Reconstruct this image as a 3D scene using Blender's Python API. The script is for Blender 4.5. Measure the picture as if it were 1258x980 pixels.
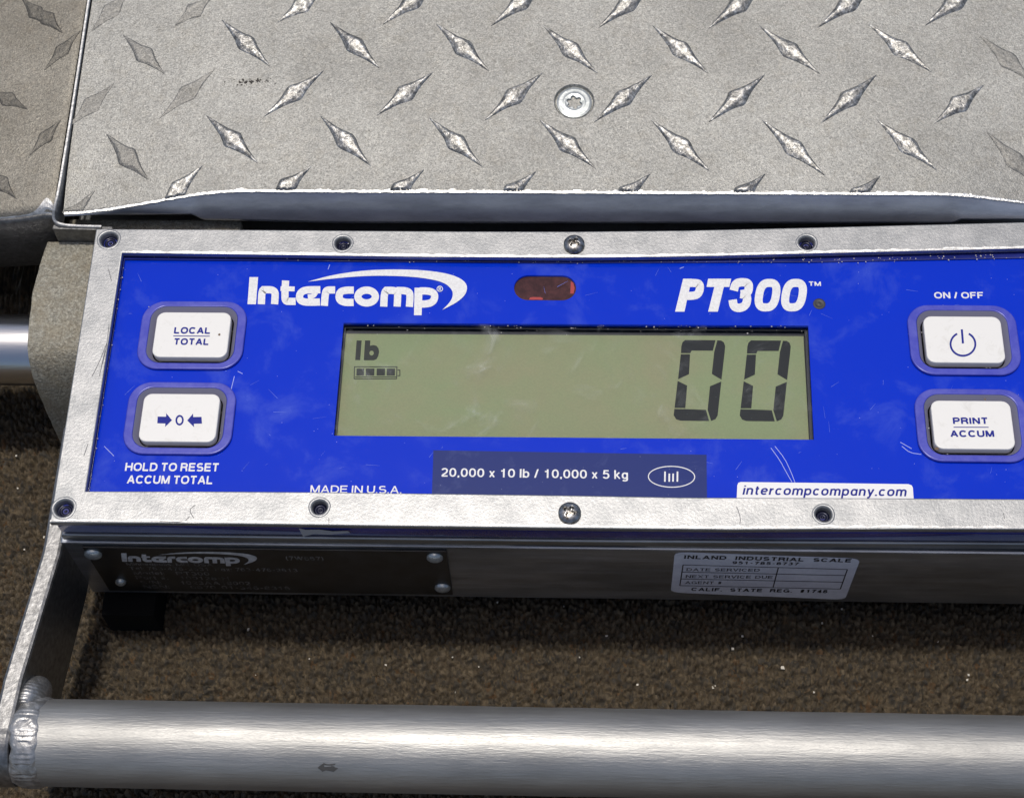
import bpy, bmesh, math, random
import numpy as np
from mathutils import Vector, Matrix, Euler
random.seed(7); rng = np.random.default_rng(7)
for o in list(bpy.data.objects): bpy.data.objects.remove(o)
SC = bpy.context.scene; COL = SC.collection
GZ = 72.0                                  # indicator bezel stands 72 mm over the ground; all numbers in mm

# ------------------------------------------------------------ camera
ROT = (0.4933, 0.0264, 0.0244); CAM = np.array([150.0794, -303.0305, 458.1526]); FPX = 2089.82
cd = bpy.data.cameras.new('camera'); cam = bpy.data.objects.new('camera', cd); COL.objects.link(cam)
cam.location = (CAM[0]*.001, CAM[1]*.001, (CAM[2]+GZ)*.001); cam.rotation_euler = ROT
cd.sensor_fit = 'HORIZONTAL'; cd.sensor_width = 36; cd.lens = FPX/1258*36
cd.clip_start = 0.02; cd.clip_end = 200
SC.camera = cam
# ------------------------------------------------------------ light
SX, SY = -math.tan(math.radians(3.5)), math.tan(math.radians(9))     # where the sun stands: a little left, a little behind
sunv = Vector((SX, SY, 1)).normalized()
elev = math.asin(sunv.z); azim = math.atan2(sunv.x, sunv.y)
w = bpy.data.worlds.new('World'); SC.world = w; w.use_nodes = True
nt = w.node_tree; sky = nt.nodes.new('ShaderNodeTexSky'); sky.sky_type = 'NISHITA'; sky.sun_disc = False
sky.dust_density = 3.5; sky.sun_elevation = elev; sky.sun_rotation = azim
bg = nt.nodes['Background']; bg.inputs[1].default_value = 0.095
nt.links.new(sky.outputs[0], bg.inputs[0])
sl = bpy.data.lights.new('sun', 'SUN'); sl.energy = 2.0; sl.angle = math.radians(4); sl.color = (1, .95, .87)
so = bpy.data.objects.new('sun', sl); COL.objects.link(so); so.rotation_euler = (-sunv).to_track_quat('-Z', 'Y').to_euler()
so.location = (0, 0, 2)
SC.view_settings.view_transform = 'Standard'; SC.view_settings.look = 'None'
SC.view_settings.exposure = 0.0; SC.view_settings.gamma = 1
SC.render.engine = 'CYCLES'

# ------------------------------------------------------------ measuring: photo point -> point on a plane of the scale
RM = np.array(Euler(ROT, 'XYZ').to_matrix())
def ray(u, v): return RM @ np.array([(u-629)/FPX, -(v-490)/FPX, -1.0])
def onz(u, v, z):
    d = ray(u, v); return CAM + d*(z-CAM[2])/d[2]
def ony(u, v, y):
    d = ray(u, v); return CAM + d*(y-CAM[1])/d[1]
def onplane(u, v, n, o):
    d = ray(u, v); return CAM + d*(np.dot(n, np.array(o)-CAM)/np.dot(n, d))

# ------------------------------------------------------------ objects
ORG = {}
def link(name, me, mat, parent=None, origin=(0, 0, 0), kind=None, label=None):
    """mesh given in world mm; becomes an object whose origin is at `origin` (mm)"""
    o = bpy.data.objects.new(name, me); COL.objects.link(o)
    g = Vector(origin); me.transform(Matrix.Translation(-g)); me.transform(Matrix.Scale(.001, 4))
    gw = Vector((g.x, g.y, g.z+GZ))*.001
    ORG[o.name] = gw
    if parent is not None:
        o.parent = parent; o.location = gw - ORG[parent.name]
    else: o.location = gw
    if mat is not None:
        me.materials.clear(); me.materials.append(mat)
    if kind: o['kind'] = kind
    if label: o['label'] = label
    return o
def mesh(verts, faces, smooth=False):
    me = bpy.data.meshes.new('m'); me.from_pydata([tuple(map(float, v)) for v in verts], [], faces); me.update()
    if smooth: me.polygons.foreach_set('use_smooth', [True]*len(me.polygons))
    return me
def grid(P, smooth=True, flip=False):
    """P: (n,m,3) array"""
    n, m, _ = P.shape
    i = np.arange((n-1)*(m-1)); a = (i//(m-1))*m + i % (m-1)
    q = np.stack([a, a+m, a+m+1, a+1], 1)
    if flip: q = q[:, ::-1]
    me = bpy.data.meshes.new('g')
    me.vertices.add(n*m); me.vertices.foreach_set('co', P.reshape(-1).astype(np.float32))
    me.loops.add(q.size); me.loops.foreach_set('vertex_index', q.reshape(-1).astype(np.int32))
    me.polygons.add(len(q)); me.polygons.foreach_set('loop_start', (np.arange(len(q))*4).astype(np.int32))
    me.update(calc_edges=True); me.validate()
    me.polygons.foreach_set('use_smooth', [smooth]*len(me.polygons))
    return me
def centre(pts):
    a = np.array(pts, float); return tuple((a.min(0)+a.max(0))/2)
def slab(loops, z0, z1, bevel=0.0, res=2):
    """flat shape with holes (first loop outside), standing from z0 to z1"""
    cu = bpy.data.curves.new('c', 'CURVE'); cu.dimensions = '2D'; cu.fill_mode = 'BOTH'
    for L in loops:
        s = cu.splines.new('POLY'); s.points.add(len(L)-1)
        for p, c in zip(s.points, L): p.co = (c[0], c[1], 0, 1)
        s.use_cyclic_u = True
    h = (z1-z0)/2
    cu.extrude = max(h-bevel, 1e-4)
    if bevel > 0: cu.bevel_depth = bevel; cu.bevel_resolution = res; cu.offset = -bevel
    o = bpy.data.objects.new('c', cu); COL.objects.link(o)
    dg = bpy.context.evaluated_depsgraph_get(); me = bpy.data.meshes.new_from_object(o.evaluated_get(dg))
    bpy.data.objects.remove(o); bpy.data.curves.remove(cu)
    bm = bmesh.new(); bm.from_mesh(me); bmesh.ops.remove_doubles(bm, verts=bm.verts, dist=1e-4)
    bmesh.ops.recalc_face_normals(bm, faces=bm.faces); bm.to_mesh(me); bm.free()
    me.transform(Matrix.Translation((0, 0, z0+h)))
    return me
def box(x0, x1, y0, y1, z0, z1, bevel=0.0, seg=2):
    bm = bmesh.new(); bmesh.ops.create_cube(bm, size=1)
    for v in bm.verts: v.co = ((x0+x1)/2+v.co.x*(x1-x0), (y0+y1)/2+v.co.y*(y1-y0), (z0+z1)/2+v.co.z*(z1-z0))
    if bevel: bmesh.ops.bevel(bm, geom=bm.edges[:], offset=bevel, segments=seg, affect='EDGES', profile=.6)
    me = bpy.data.meshes.new('b'); bm.to_mesh(me); bm.free(); return me
def hull_prism(quad_xy, z0s, z1s, bevel=0.0):
    """four corners (x,y) with their own bottom and top heights"""
    bm = bmesh.new(); n = len(quad_xy)
    lo = [bm.verts.new((x, y, z)) for (x, y), z in zip(quad_xy, z0s)]
    hi = [bm.verts.new((x, y, z)) for (x, y), z in zip(quad_xy, z1s)]
    bm.faces.new(lo[::-1]); bm.faces.new(hi)
    for i in range(n): bm.faces.new((lo[i], lo[(i+1) % n], hi[(i+1) % n], hi[i]))
    bmesh.ops.recalc_face_normals(bm, faces=bm.faces)
    if bevel: bmesh.ops.bevel(bm, geom=bm.edges[:], offset=bevel, segments=2, affect='EDGES', profile=.6)
    me = bpy.data.meshes.new('b'); bm.to_mesh(me); bm.free(); return me
def rrect(x0, x1, y0, y1, r, n=8):
    out = []
    for cx, cy, a in ((x1-r, y1-r, 0), (x0+r, y1-r, 90), (x0+r, y0+r, 180), (x1-r, y0+r, 270)):
        for k in range(n+1):
            t = math.radians(a+90*k/n); out.append((cx+r*math.cos(t), cy+r*math.sin(t)))
    return out
def circle(cx, cy, r, n=32, ry=None):
    return [(cx+r*math.cos(2*math.pi*k/n), cy+(ry or r)*math.sin(2*math.pi*k/n)) for k in range(n)]
def ribbon(path, wd, closed=False):
    """2-D thick stroke with mitred joints -> verts2d, quads"""
    P = [np.array(p, float) for p in path]; P = [p for i, p in enumerate(P) if i == 0 or np.linalg.norm(p-P[i-1]) > 1e-5]; n = len(P); L = []; Rr = []
    for i in range(n):
        if closed: a, b = P[i]-P[i-1], P[(i+1) % n]-P[i]
        else:
            a = P[i]-P[i-1] if i else P[1]-P[0]; b = P[i+1]-P[i] if i < n-1 else P[i]-P[i-1]
        a = a/np.linalg.norm(a); b = b/np.linalg.norm(b); t = a+b; t = t/np.linalg.norm(t)
        nn = np.array([-t[1], t[0]]); c = max(.35, abs(np.dot(nn, [-a[1], a[0]])))
        L.append(P[i]+nn*wd/2/c); Rr.append(P[i]-nn*wd/2/c)
    V = L+Rr; F = [(i, (i+1) % n, n+(i+1) % n, n+i) for i in range(n if closed else n-1)]
    return V, F
def smooth_path(path, k=2, closed=False):
    P = [np.array(p, float) for p in path]
    for _ in range(k):
        Q = [] if closed else [P[0]]
        m = len(P)
        for i in range(m if closed else m-1):
            a, b = P[i], P[(i+1) % m]; Q += [a*.75+b*.25, a*.25+b*.75]
        if not closed: Q.append(P[-1])
        P = Q
    return P
def strokes(items, conv, step=(0, 0, .012)):
    """items: (kind, points, width) in photo-crop units, conv maps them to mm; strokes are stacked by a hair"""
    V = []; F = []; s = np.array(step)
    for k, (pts, wd, closed) in enumerate(items):
        if wd is None: v, f = pts, [tuple(range(len(pts)))]
        else: v, f = ribbon(pts, wd, closed)
        b = len(V); V += [conv(*p)+s*k for p in v]; F += [tuple(b+i for i in q) for q in f]
    me = mesh(V, F)
    bm = bmesh.new(); bm.from_mesh(me); bmesh.ops.triangulate(bm, faces=[f for f in bm.faces if len(f.verts) > 4]); bm.to_mesh(me); bm.free()
    return me
def ell(cx, cy, rx, ry, a0, a1, n=12, p=.86):
    o = []
    for k in range(n+1):
        t = math.radians(a0+(a1-a0)*k/n); c_, s_ = math.cos(t), math.sin(t)
        o.append((cx+rx*math.copysign(abs(c_)**p, c_), cy+ry*math.copysign(abs(s_)**p, s_)))
    return o
# sans lettering: each glyph = (width, [strokes]); coordinates run 0..1 between stroke centres, x scaled by width
GL = {
 'A': (.74, [[(0, -.1), (.5, 1.1)], [(1, -.1), (.5, 1.1)], [(.18, .3), (.82, .3)]]),
 'C': (.72, [ell(.5, .5, .5, .5, 38, 322, 20)]),
 'D': (.70, [[(0, -.1), (0, 1.1)], [(0, 1), (.4, 1)]+ell(.4, .5, .6, .5, 80, -80, 12)+[(.4, 0), (0, 0)]]),
 'E': (.60, [[(0, -.1), (0, 1.1)], [(0, 1), (1.08, 1)], [(0, .52), (1.0, .52)], [(0, 0), (1.1, 0)]]),
 'F': (.56, [[(0, -.1), (0, 1.1)], [(0, 1), (1.1, 1)], [(0, .5), (.95, .5)]]),
 'G': (.76, [ell(.5, .5, .5, .5, 40, 345, 20), [(.98, -.05), (.98, .42), (.55, .42)]]),
 'H': (.68, [[(0, -.1), (0, 1.1)], [(1, -.1), (1, 1.1)], [(0, .52), (1, .52)]]),
 'I': (.02, [[(0, -.1), (0, 1.1)]]),
 'L': (.54, [[(0, -.1), (0, 1.1)], [(0, 0), (1.1, 0)]]),
 'M': (.80, [[(0, -.1), (0, 1.1)], [(1, -.1), (1, 1.1)], [(.02, 1.1), (.5, -.06)], [(.98, 1.1), (.5, -.06)]]),
 'N': (.68, [[(0, -.1), (0, 1.1)], [(1, -.1), (1, 1.1)], [(.03, 1.06), (.97, -.06)]]),
 'O': (.78, [ell(.5, .5, .5, .5, 0, 360, 24)]),
 'P': (.62, [[(0, -.1), (0, 1.1)], [(0, 1), (.6, 1)]+ell(.6, .73, .4, .27, 70, -70, 8)+[(.6, .46), (0, .46)]]),
 'R': (.66, [[(0, -.1), (0, 1.1)], [(0, 1), (.55, 1)]+ell(.55, .75, .4, .25, 70, -70, 8)+[(.55, .5), (0, .5)], [(.55, .5), (.85, .4), (.92, .2), (1.0, -.1)]]),
 'S': (.64, [ell(.5, .74, .46, .26, 35, 262, 12)[:-1]+ell(.5, .24, .5, .26, 80, -150, 12)]),
 'T': (.60, [[(-.08, 1), (1.08, 1)], [(.5, -.1), (.5, 1)]]),
 'U': (.66, [[(0, 1.1), (0, .35)]+ell(.5, .35, .5, .35, 180, 360, 12)+[(1, .35), (1, 1.1)]]),
 'V': (.68, [[(0, 1.1), (.5, -.06)], [(1, 1.1), (.5, -.06)]]),
 'W': (1.0, [[(0, 1.1), (.25, -.06)], [(.5, 1.1), (.25, -.06)], [(.5, 1.1), (.75, -.06)], [(1, 1.1), (.75, -.06)]]),
 'X': (.66, [[(0, -.1), (1, 1.1)], [(1, -.1), (0, 1.1)]]),
 'Y': (.66, [[(0, 1.1), (.5, .45)], [(1, 1.1), (.5, .45)], [(.5, -.1), (.5, .45)]]),
 '0': (.48, [ell(.5, .5, .5, .5, 0, 360, 22)]),
 '1': (.48, [[(.62, -.1), (.62, 1.1)], [(.62, .82), (.1, .78)]]),
 '2': (.48, [ell(.5, .72, .46, .28, 165, -20, 10)+[(.75, .42), (.25, .18), (.03, 0)], [(0, 0), (1.12, 0)]]),
 '3': (.48, [ell(.48, .76, .42, .24, 155, -80, 10), ell(.5, .26, .5, .26, 90, -160, 10)]),
 '4': (.50, [[(.75, -.1), (.75, 1.1)], [(.75, 1.0), (0, .27)], [(-.05, .27), (1.15, .27)]]),
 '5': (.48, [[(1.02, 1), (.22, 1), (.1, .5)], ell(.5, .32, .5, .32, 140, -155, 12)]),
 '6': (.48, [ell(.5, .3, .48, .3, 0, 360, 16), [(.03, .32), (.04, .62)]+ell(.5, .62, .46, .38, 170, 35, 8)]),
 '7': (.48, [[(-.05, 1), (1.02, 1), (.6, .5), (.35, -.1)]]),
 '8': (.48, [ell(.5, .76, .42, .24, 0, 360, 14), ell(.5, .26, .5, .26, 0, 360, 14)]),
 '9': (.48, [ell(.5, .7, .48, .3, 0, 360, 16), [(.97, .68), (.96, .38)]+ell(.5, .38, .46, .38, -10, -145, 8)]),
 '-': (.26, [[(0, .4), (1, .4)]]), '/': (.26, [[(0, -.1), (1, 1.1)]]), '.': (.0, [[(0, -.1), (0, .09)]]), ',': (.02, [[(1, .09), (0, -.2)]]), ':': (.0, [[(0, -.1), (0, .08)], [(0, .52), (0, .68)]]),
 '#': (.50, [[(.25, -.1), (.4, 1.1)], [(.65, -.1), (.8, 1.1)], [(0, .33), (1, .33)], [(0, .68), (1, .68)]]),
 '(': (.12, [[(1, 1.1), (.2, .75), (0, .45), (.2, .1), (1, -.2)]]), ')': (.12, [[(0, 1.1), (.8, .75), (1, .45), (.8, .1), (0, -.2)]]),
}
XH = .70
def lo(*ss): return [[(x, y*XH) for x, y in q] for q in ss]
GL.update({
 'a': (.42, lo(ell(.48, .5, .48, .5, 35, 325, 14), [(.98, -.1), (.98, 1.1)])), 'c': (.42, lo(ell(.5, .5, .5, .5, 42, 318, 14))), 'd': (.42, lo(ell(.48, .5, .48, .5, 35, 325, 14))+[[(.98, -.1), (.98, 1.1)]]),
 'e': (.44, lo(ell(.5, .5, .5, .5, 5, 318, 16), [(.05, .5), (.98, .5)])), 'i': (.0, [[(0, -.1), (0, .78)], [(0, .96), (0, 1.1)]]), 'l': (.0, [[(0, -.1), (0, 1.1)]]),
 'k': (.40, [[(0, -.1), (0, 1.1)], [(.05, .28), (.95, .78)], [(.32, .42), (1.05, -.1)]]), 'b': (.44, lo(ell(.52, .5, .48, .5, 145, -145, 14))+[[(0, -.1), (0, 1.1)]]),
 'm': (.72, lo([(0, -.1), (0, 1.1)], [(0, .6)]+ell(.25, .62, .25, .38, 150, 0, 8)+[(.5, -.15)], [(.5, .6)]+ell(.75, .62, .25, .38, 150, 0, 8)+[(1, -.15)])),
 'n': (.40, lo([(0, -.1), (0, 1.1)], [(0, .55)]+ell(.5, .6, .5, .4, 150, 0, 8)+[(1, -.15)])), 'o': (.46, lo(ell(.5, .5, .5, .5, 0, 360, 18))),
 'p': (.44, [[(0, -.42), (0, .78)]]+lo(ell(.52, .5, .48, .5, 145, -145, 14))), 'r': (.22, lo([(0, -.1), (0, 1.1)], [(0, .5), (.3, .85), (1.1, 1.0)])), 't': (.24, [[(.4, 1.0), (.4, .15), (.6, 0), (1.1, 0)], [(-.1, XH), (1.1, XH)]]),
 'x': (.38, [[(0, -.08), (1, .78)], [(1, -.08), (0, .78)]]), 'y': (.42, [[(0, .78), (.5, -.02)], [(1, .78), (.42, -.2), (.25, -.33), (-.02, -.33)]]), 's': (.38, lo(ell(.5, .74, .46, .26, 35, 262, 8)[:-1]+ell(.5, .24, .5, .26, 80, -150, 8))),
 'g': (.42, lo(ell(.48, .5, .48, .5, 35, 325, 14))+[[(.98, .78), (.98, -.12)]+ell(.5, -.12, .48, .22, -10, -150, 8)]),
})
def text_mesh(s, bold=.14, shear=0.0, spacing=1.0, serif=False):
    t = bold; V = []; F = []; x = 0.; n = 0
    for ch in s:
        if ch == ' ': x += .32*spacing; continue
        wd, st = GL[ch if ch in GL else ch.upper()]
        st = list(st); sk = set()
        if serif and ch.isupper():
            for q in list(st):
                for p in (q[0], q[-1]):
                    if p[1] < -.04 or p[1] > 1.04: st.append([(p[0]-.14/max(wd, .02), .0 if p[1] < 0 else 1.), (p[0]+.14/max(wd, .02), .0 if p[1] < 0 else 1.)]); sk.add(len(st)-1)
        for qi, q in enumerate(st):
            pts = [(x+t/2+px*wd, t/2+py*(1-t)) for px, py in q]
            cl = len(q) > 8 and abs(q[0][0]-q[-1][0]) < 1e-6 and abs(q[0][1]-q[-1][1]) < 1e-6
            v, f = ribbon(pts[:-1] if cl else pts, t*.75 if qi in sk else t, cl); lo_ = -.36 if ch in 'pgy' else (-.18 if ch in ',()' else 0.)
            b = len(V); n += 1
            for p in v:
                y = min(1., max(lo_, p[1])); 
                if ch in 'acemnoprxysg' and ch == ch.lower(): y = min(y, t/2+XH*(1-t)+t/2)
                if ch in 'ceo' or ch in 'COSGU': pass
                V.append((p[0]+shear*y, y, n*2e-5))
            F += [tuple(b+i for i in q2) for q2 in f]
        x += wd + t + .115*spacing
    return mesh(V, F)
def text_on(s, A, B, caph, up, bold=.14, shear=0.0, spacing=1.0, serif=False):
    """text with its baseline from A to B (mm, 3-D), capital height caph along `up`"""
    me = text_mesh(s, bold, shear, spacing, serif)
    co = np.array([v.co[:] for v in me.vertices]); x0, x1 = co[:, 0].min(), co[:, 0].max()
    A = np.array(A, float); B = np.array(B, float); ex = B-A; up = np.array(up, float); nrm = np.cross(ex, up); nrm /= np.linalg.norm(nrm)
    for v, c in zip(me.vertices, co):
        v.co = Vector(A + ex*(c[0]-x0)/(x1-x0) + up*c[1]*caph + nrm*c[2]*20)
    me.update(); return me
def heightdisc(c, R, zf, n=44, rim=0.0, axis='z'):
    """disc whose height over its plane is zf(x,y); rim = depth of its side"""
    rr = np.concatenate([np.linspace(0, R, n), [R]]); th = np.linspace(0, 2*math.pi, 73)[:-1]
    P = np.zeros((len(rr), 73, 3))
    for i, r in enumerate(rr):
        for j in range(73):
            t = 2*math.pi*j/72; x, y = r*math.cos(t), r*math.sin(t)
            z = zf(x, y) if i < n else zf(x, y)-rim
            P[i, j] = (x, y, z) if axis == 'z' else (x, -z, y)
    P += np.array(c); me = grid(P, True)
    bm = bmesh.new(); bm.from_mesh(me); bmesh.ops.remove_doubles(bm, verts=bm.verts, dist=1e-4); bmesh.ops.recalc_face_normals(bm, faces=bm.faces)
    bm.to_mesh(me); bm.free(); return me
def vnoise(x, y, seed=0):
    """smooth value noise, vectorised"""
    xi, yi = np.floor(x).astype(np.int64), np.floor(y).astype(np.int64); fx, fy = x-xi, y-yi
    def h(a, b):
        v = np.sin(a*127.1+b*311.7+seed*74.7)*43758.5453; return v-np.floor(v)
    u, v = fx*fx*(3-2*fx), fy*fy*(3-2*fy)
    return (h(xi, yi)*(1-u)+h(xi+1, yi)*u)*(1-v)+(h(xi, yi+1)*(1-u)+h(xi+1, yi+1)*u)*v
def worley(x, y, seed=0):
    xi, yi = np.floor(x), np.floor(y); d1 = np.full(x.shape, 9.); d2 = np.full(x.shape, 9.)
    for i in (-1, 0, 1):
        for j in (-1, 0, 1):
            a, b = xi+i, yi+j
            h1 = np.sin(a*127.1+b*311.7+seed)*43758.5453; h2 = np.sin(a*269.5+b*183.3+seed)*43758.5453
            px, py = a+h1-np.floor(h1), b+h2-np.floor(h2); d = np.hypot(px-x, py-y)
            m = d < d1; d2 = np.where(m, d1, np.minimum(d2, d)); d1 = np.where(m, d, d1)
    return d1, d2
def sstep(a, b, x):
    t = np.clip((x-a)/(b-a), 0, 1); return t*t*(3-2*t)

# ------------------------------------------------------------ materials
class M:
    def __init__(s, name):
        s.m = bpy.data.materials.new(name); s.m.use_nodes = True; s.t = s.m.node_tree; s.b = s.t.nodes['Principled BSDF']
        s.tc = s.t.nodes.new('ShaderNodeTexCoord')
    def set(s, **k):
        for a, v in k.items():
            s.b.inputs[a.replace('_', ' ')].default_value = (*v, 1) if isinstance(v, tuple) and len(v) == 3 else v
        return s
    def noise(s, scale, detail=4, rough=.6, stretch=None, dist=0, seed=0):
        n = s.t.nodes.new('ShaderNodeTexNoise'); n.inputs['Scale'].default_value = scale; n.inputs['Detail'].default_value = detail
        n.inputs['Roughness'].default_value = rough; n.inputs['Distortion'].default_value = dist
        mp = s.t.nodes.new('ShaderNodeMapping'); mp.inputs['Location'].default_value = (seed*1.37, seed*.71, seed*.3)
        if stretch: mp.inputs['Scale'].default_value = stretch
        g = s.t.nodes.new('ShaderNodeNewGeometry')
        s.t.links.new(g.outputs['Position'], mp.inputs[0]); s.t.links.new(mp.outputs[0], n.inputs[0]); return n.outputs['Fac']
    def voronoi(s, scale, feature='F1', stretch=None, out='Distance'):
        n = s.t.nodes.new('ShaderNodeTexVoronoi'); n.feature = feature; n.inputs['Scale'].default_value = scale
        mp = s.t.nodes.new('ShaderNodeMapping'); g = s.t.nodes.new('ShaderNodeNewGeometry')
        if stretch: mp.inputs['Scale'].default_value = stretch
        s.t.links.new(g.outputs['Position'], mp.inputs[0]); s.t.links.new(mp.outputs[0], n.inputs[0]); return n.outputs[out]
    def ramp(s, fac, *stops):
        r = s.t.nodes.new('ShaderNodeValToRGB'); e = r.color_ramp.elements
        while len(e) < len(stops): e.new(.5)
        for q, (p, c) in zip(e, stops):
            q.position = p; q.color = (c, c, c, 1) if not isinstance(c, tuple) else (*c, 1)
        s.t.links.new(fac, r.inputs[0]); return r.outputs[0]
    def mix(s, fac, a, b, mode='MIX'):
        n = s.t.nodes.new('ShaderNodeMix'); n.data_type = 'RGBA'; n.blend_type = mode
        for sock, v in ((n.inputs[0], fac), (n.inputs[6], a), (n.inputs[7], b)):
            if isinstance(v, (int, float)): sock.default_value = v if sock == n.inputs[0] else (v, v, v, 1)
            elif isinstance(v, tuple): sock.default_value = (*v, 1)
            else: s.t.links.new(v, sock)
        return n.outputs[2]
    def to(s, name, out): s.t.links.new(out, s.b.inputs[name]); return s
    def bump(s, fac, strength, dist_mm, prev=None):
        n = s.t.nodes.new('ShaderNodeBump'); n.inputs['Strength'].default_value = strength; n.inputs['Distance'].default_value = dist_mm*.001
        s.t.links.new(fac, n.inputs['Height'])
        if prev: s.t.links.new(prev, n.inputs['Normal'])
        s.t.links.new(n.outputs[0], s.b.inputs['Normal']); return n.outputs[0]
MM = 1000.0   # textures are in metres: scale 1000/k = features of k mm

def mat_tread(name, lo, hi, warm):
    a = M(name); a.set(Metallic=.7)
    big = a.noise(MM/45, 5, .6); mid = a.noise(MM/5, 5, .65, seed=3); fine = a.noise(MM/.55, 3, .8, seed=5); gr_ = a.noise(MM/1.3, 3, .7, seed=11)
    c = a.mix(a.ramp(big, (.3, 0.), (.7, 1.)), lo, hi)
    c = a.mix(a.ramp(mid, (.5, 0.), (.8, .5)), c, warm)
    c = a.mix(.8, c, a.ramp(fine, (.30, .55), (.5, 1.), (.62, 1.25), (.72, 1.8)), 'MULTIPLY')
    c = a.mix(.6, c, a.ramp(gr_, (.3, .7), (.5, 1.), (.7, 1.3)), 'MULTIPLY')
    a.to('Base Color', c); wear = a.noise(MM/28, 5, .7, dist=.8, seed=21); a.to('Roughness', a.mix(.5, a.ramp(fine, (.3, .58), (.7, .40)), a.ramp(wear, (.35, .56), (.65, .38))))
    p = a.bump(fine, .8, .22); a.bump(gr_, .45, .3, p); return a.m
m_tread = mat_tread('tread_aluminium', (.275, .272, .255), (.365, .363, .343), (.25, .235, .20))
m_ramp = mat_tread('ramp_aluminium', (.20, .185, .155), (.27, .255, .22), (.17, .145, .11))  # darker tread metal: the sloping plate's shade is put into the colour
a = M('worn_lug'); a.set(Metallic=.85)
f = a.noise(MM/1.6, 4, .75, seed=4); g = a.noise(MM/.6, 2, .7); a.to('Base Color', a.ramp(f, (.36, (.15, .148, .14)), (.52, (.34, .335, .32)), (.66, (.66, .655, .63)))); a.to('Roughness', a.ramp(g, (.3, .28), (.7, .5))); p = a.bump(f, .55, .5); a.bump(g, .4, .2, p); m_lug = a.m
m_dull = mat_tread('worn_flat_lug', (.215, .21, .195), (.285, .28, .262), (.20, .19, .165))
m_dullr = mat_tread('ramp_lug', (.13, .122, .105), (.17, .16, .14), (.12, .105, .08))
a = M('bezel_aluminium'); a.set(Metallic=.75, Roughness=.42)
f = a.noise(MM/.9, 4, .75); g = a.noise(MM/9, 5, .65, seed=2)
c = a.mix(a.ramp(g, (.38, 0.), (.62, 1.)), (.31, .317, .322), (.415, .418, .418)); c = a.mix(.45, c, a.ramp(f, (.3, .66), (.5, 1.), (.7, 1.3)), 'MULTIPLY')
v = a.noise(MM/9, 6, .8, stretch=(1, 3.5, 1), seed=9); c = a.mix(a.ramp(v, (.66, 0.), (.70, .6)), c, (.22, .22, .22))
a.to('Base Color', c); a.bump(f, .35, .25); m_bezel = a.m
a = M('brushed_bar'); a.set(Metallic=.82)
f = a.noise(MM/2.2, 5, .7, stretch=(.05, 1, 1)); g = a.noise(MM/14, 4, .6, seed=4, stretch=(.4, 1, 1))
a.to('Base Color', a.mix(a.ramp(g, (.35, 0.), (.65, 1.)), (.34, .338, .328), (.42, .418, .405)))
a.to('Roughness', a.ramp(f, (.3, .44), (.7, .55))); q_ = a.noise(MM/.8, 3, .8, stretch=(.12, 1, 1), seed=7); p = a.bump(f, .4, .22); p = a.bump(q_, .7, .16, p); a.bump(g, .2, .5, p); m_bar = a.m
a = M('polished_tube'); a.set(Metallic=1., Roughness=.24, Base_Color=(.62, .62, .63)); f = a.noise(MM/3, 4, .6, stretch=(.1, 1, 1)); a.bump(f, .3, .3); m_tube = a.m
a = M('hammered_arm'); a.set(Metallic=.92, Roughness=.4)
f = a.noise(MM/1.8, 4, .6); a.to('Base Color', a.ramp(f, (.3, .16), (.5, .24), (.7, .33))); a.bump(f, .35, .35); m_arm = a.m
a = M('sand_cast'); a.set(Metallic=.4, Roughness=.6)
f = a.noise(MM/.9, 4, .7, dist=.3); g = a.noise(MM/8, 3)
a.to('Base Color', a.mix(a.ramp(g, (.35, 0.), (.7, .5)), a.ramp(f, (.3, (.19, .178, .145)), (.5, (.35, .335, .28)), (.70, (.62, .60, .51))), (.34, .28, .18)))
a.bump(f, 1., .7); m_cast = a.m
a = M('lip_aluminium'); a.set(Metallic=.75, Roughness=.42)
f = a.noise(MM/6, 5, .7, stretch=(.3, 1, 1)); a.to('Base Color', a.ramp(f, (.35, (.40, .415, .47)), (.65, (.58, .60, .66)))); a.bump(f, .2, .3); m_lip = a.m
a = M('body_aluminium'); a.set(Metallic=.9)
f = a.noise(MM/3, 6, .75, stretch=(.08, 1, 1)); g = a.noise(MM/30, 5, .6, stretch=(.5, 1, 1), seed=2)
a.to('Base Color', a.mix(a.ramp(g, (.4, 0.), (.6, 1.)), (.30, .31, .32), (.42, .43, .44))); a.to('Roughness', a.ramp(f, (.3, .3), (.7, .5))); a.bump(f, .25, .2); m_body = a.m
a = M('apron_metal'); a.set(Metallic=.85, Roughness=.45); f = a.noise(MM/2, 5, .7); a.to('Base Color', a.ramp(f, (.3, .10), (.7, .22))); a.bump(f, .6, .5); m_apron = a.m
a = M('front_face'); a.set(Metallic=.9)
f = a.noise(MM/3, 6, .75, stretch=(.08, 1, 1)); g = a.noise(MM/26, 5, .6, stretch=(.4, 1, 1), seed=2)
c = a.mix(a.ramp(g, (.42, 0.), (.58, 1.)), (.27, .295, .335), (.42, .445, .49)); c = a.mix(.7, c, a.ramp(f, (.3, .65), (.7, 1.35)), 'MULTIPLY'); a.to('Base Color', c); a.to('Roughness', a.ramp(f, (.3, .3), (.7, .46))); a.bump(f, .35, .25); m_face = a.m
a = M('rail_metal'); a.set(Metallic=.8, Roughness=.5); f = a.noise(MM/1.5, 4, .7); a.to('Base Color', a.ramp(f, (.35, .36), (.65, .62))); a.bump(f, .5, .4); m_rail = a.m
a = M('bright_edge'); a.set(Metallic=.9, Roughness=.4, Base_Color=(.85, .85, .83)); f = a.noise(MM/1.2, 4); a.bump(f, .6, .5); m_edge = a.m
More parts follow.
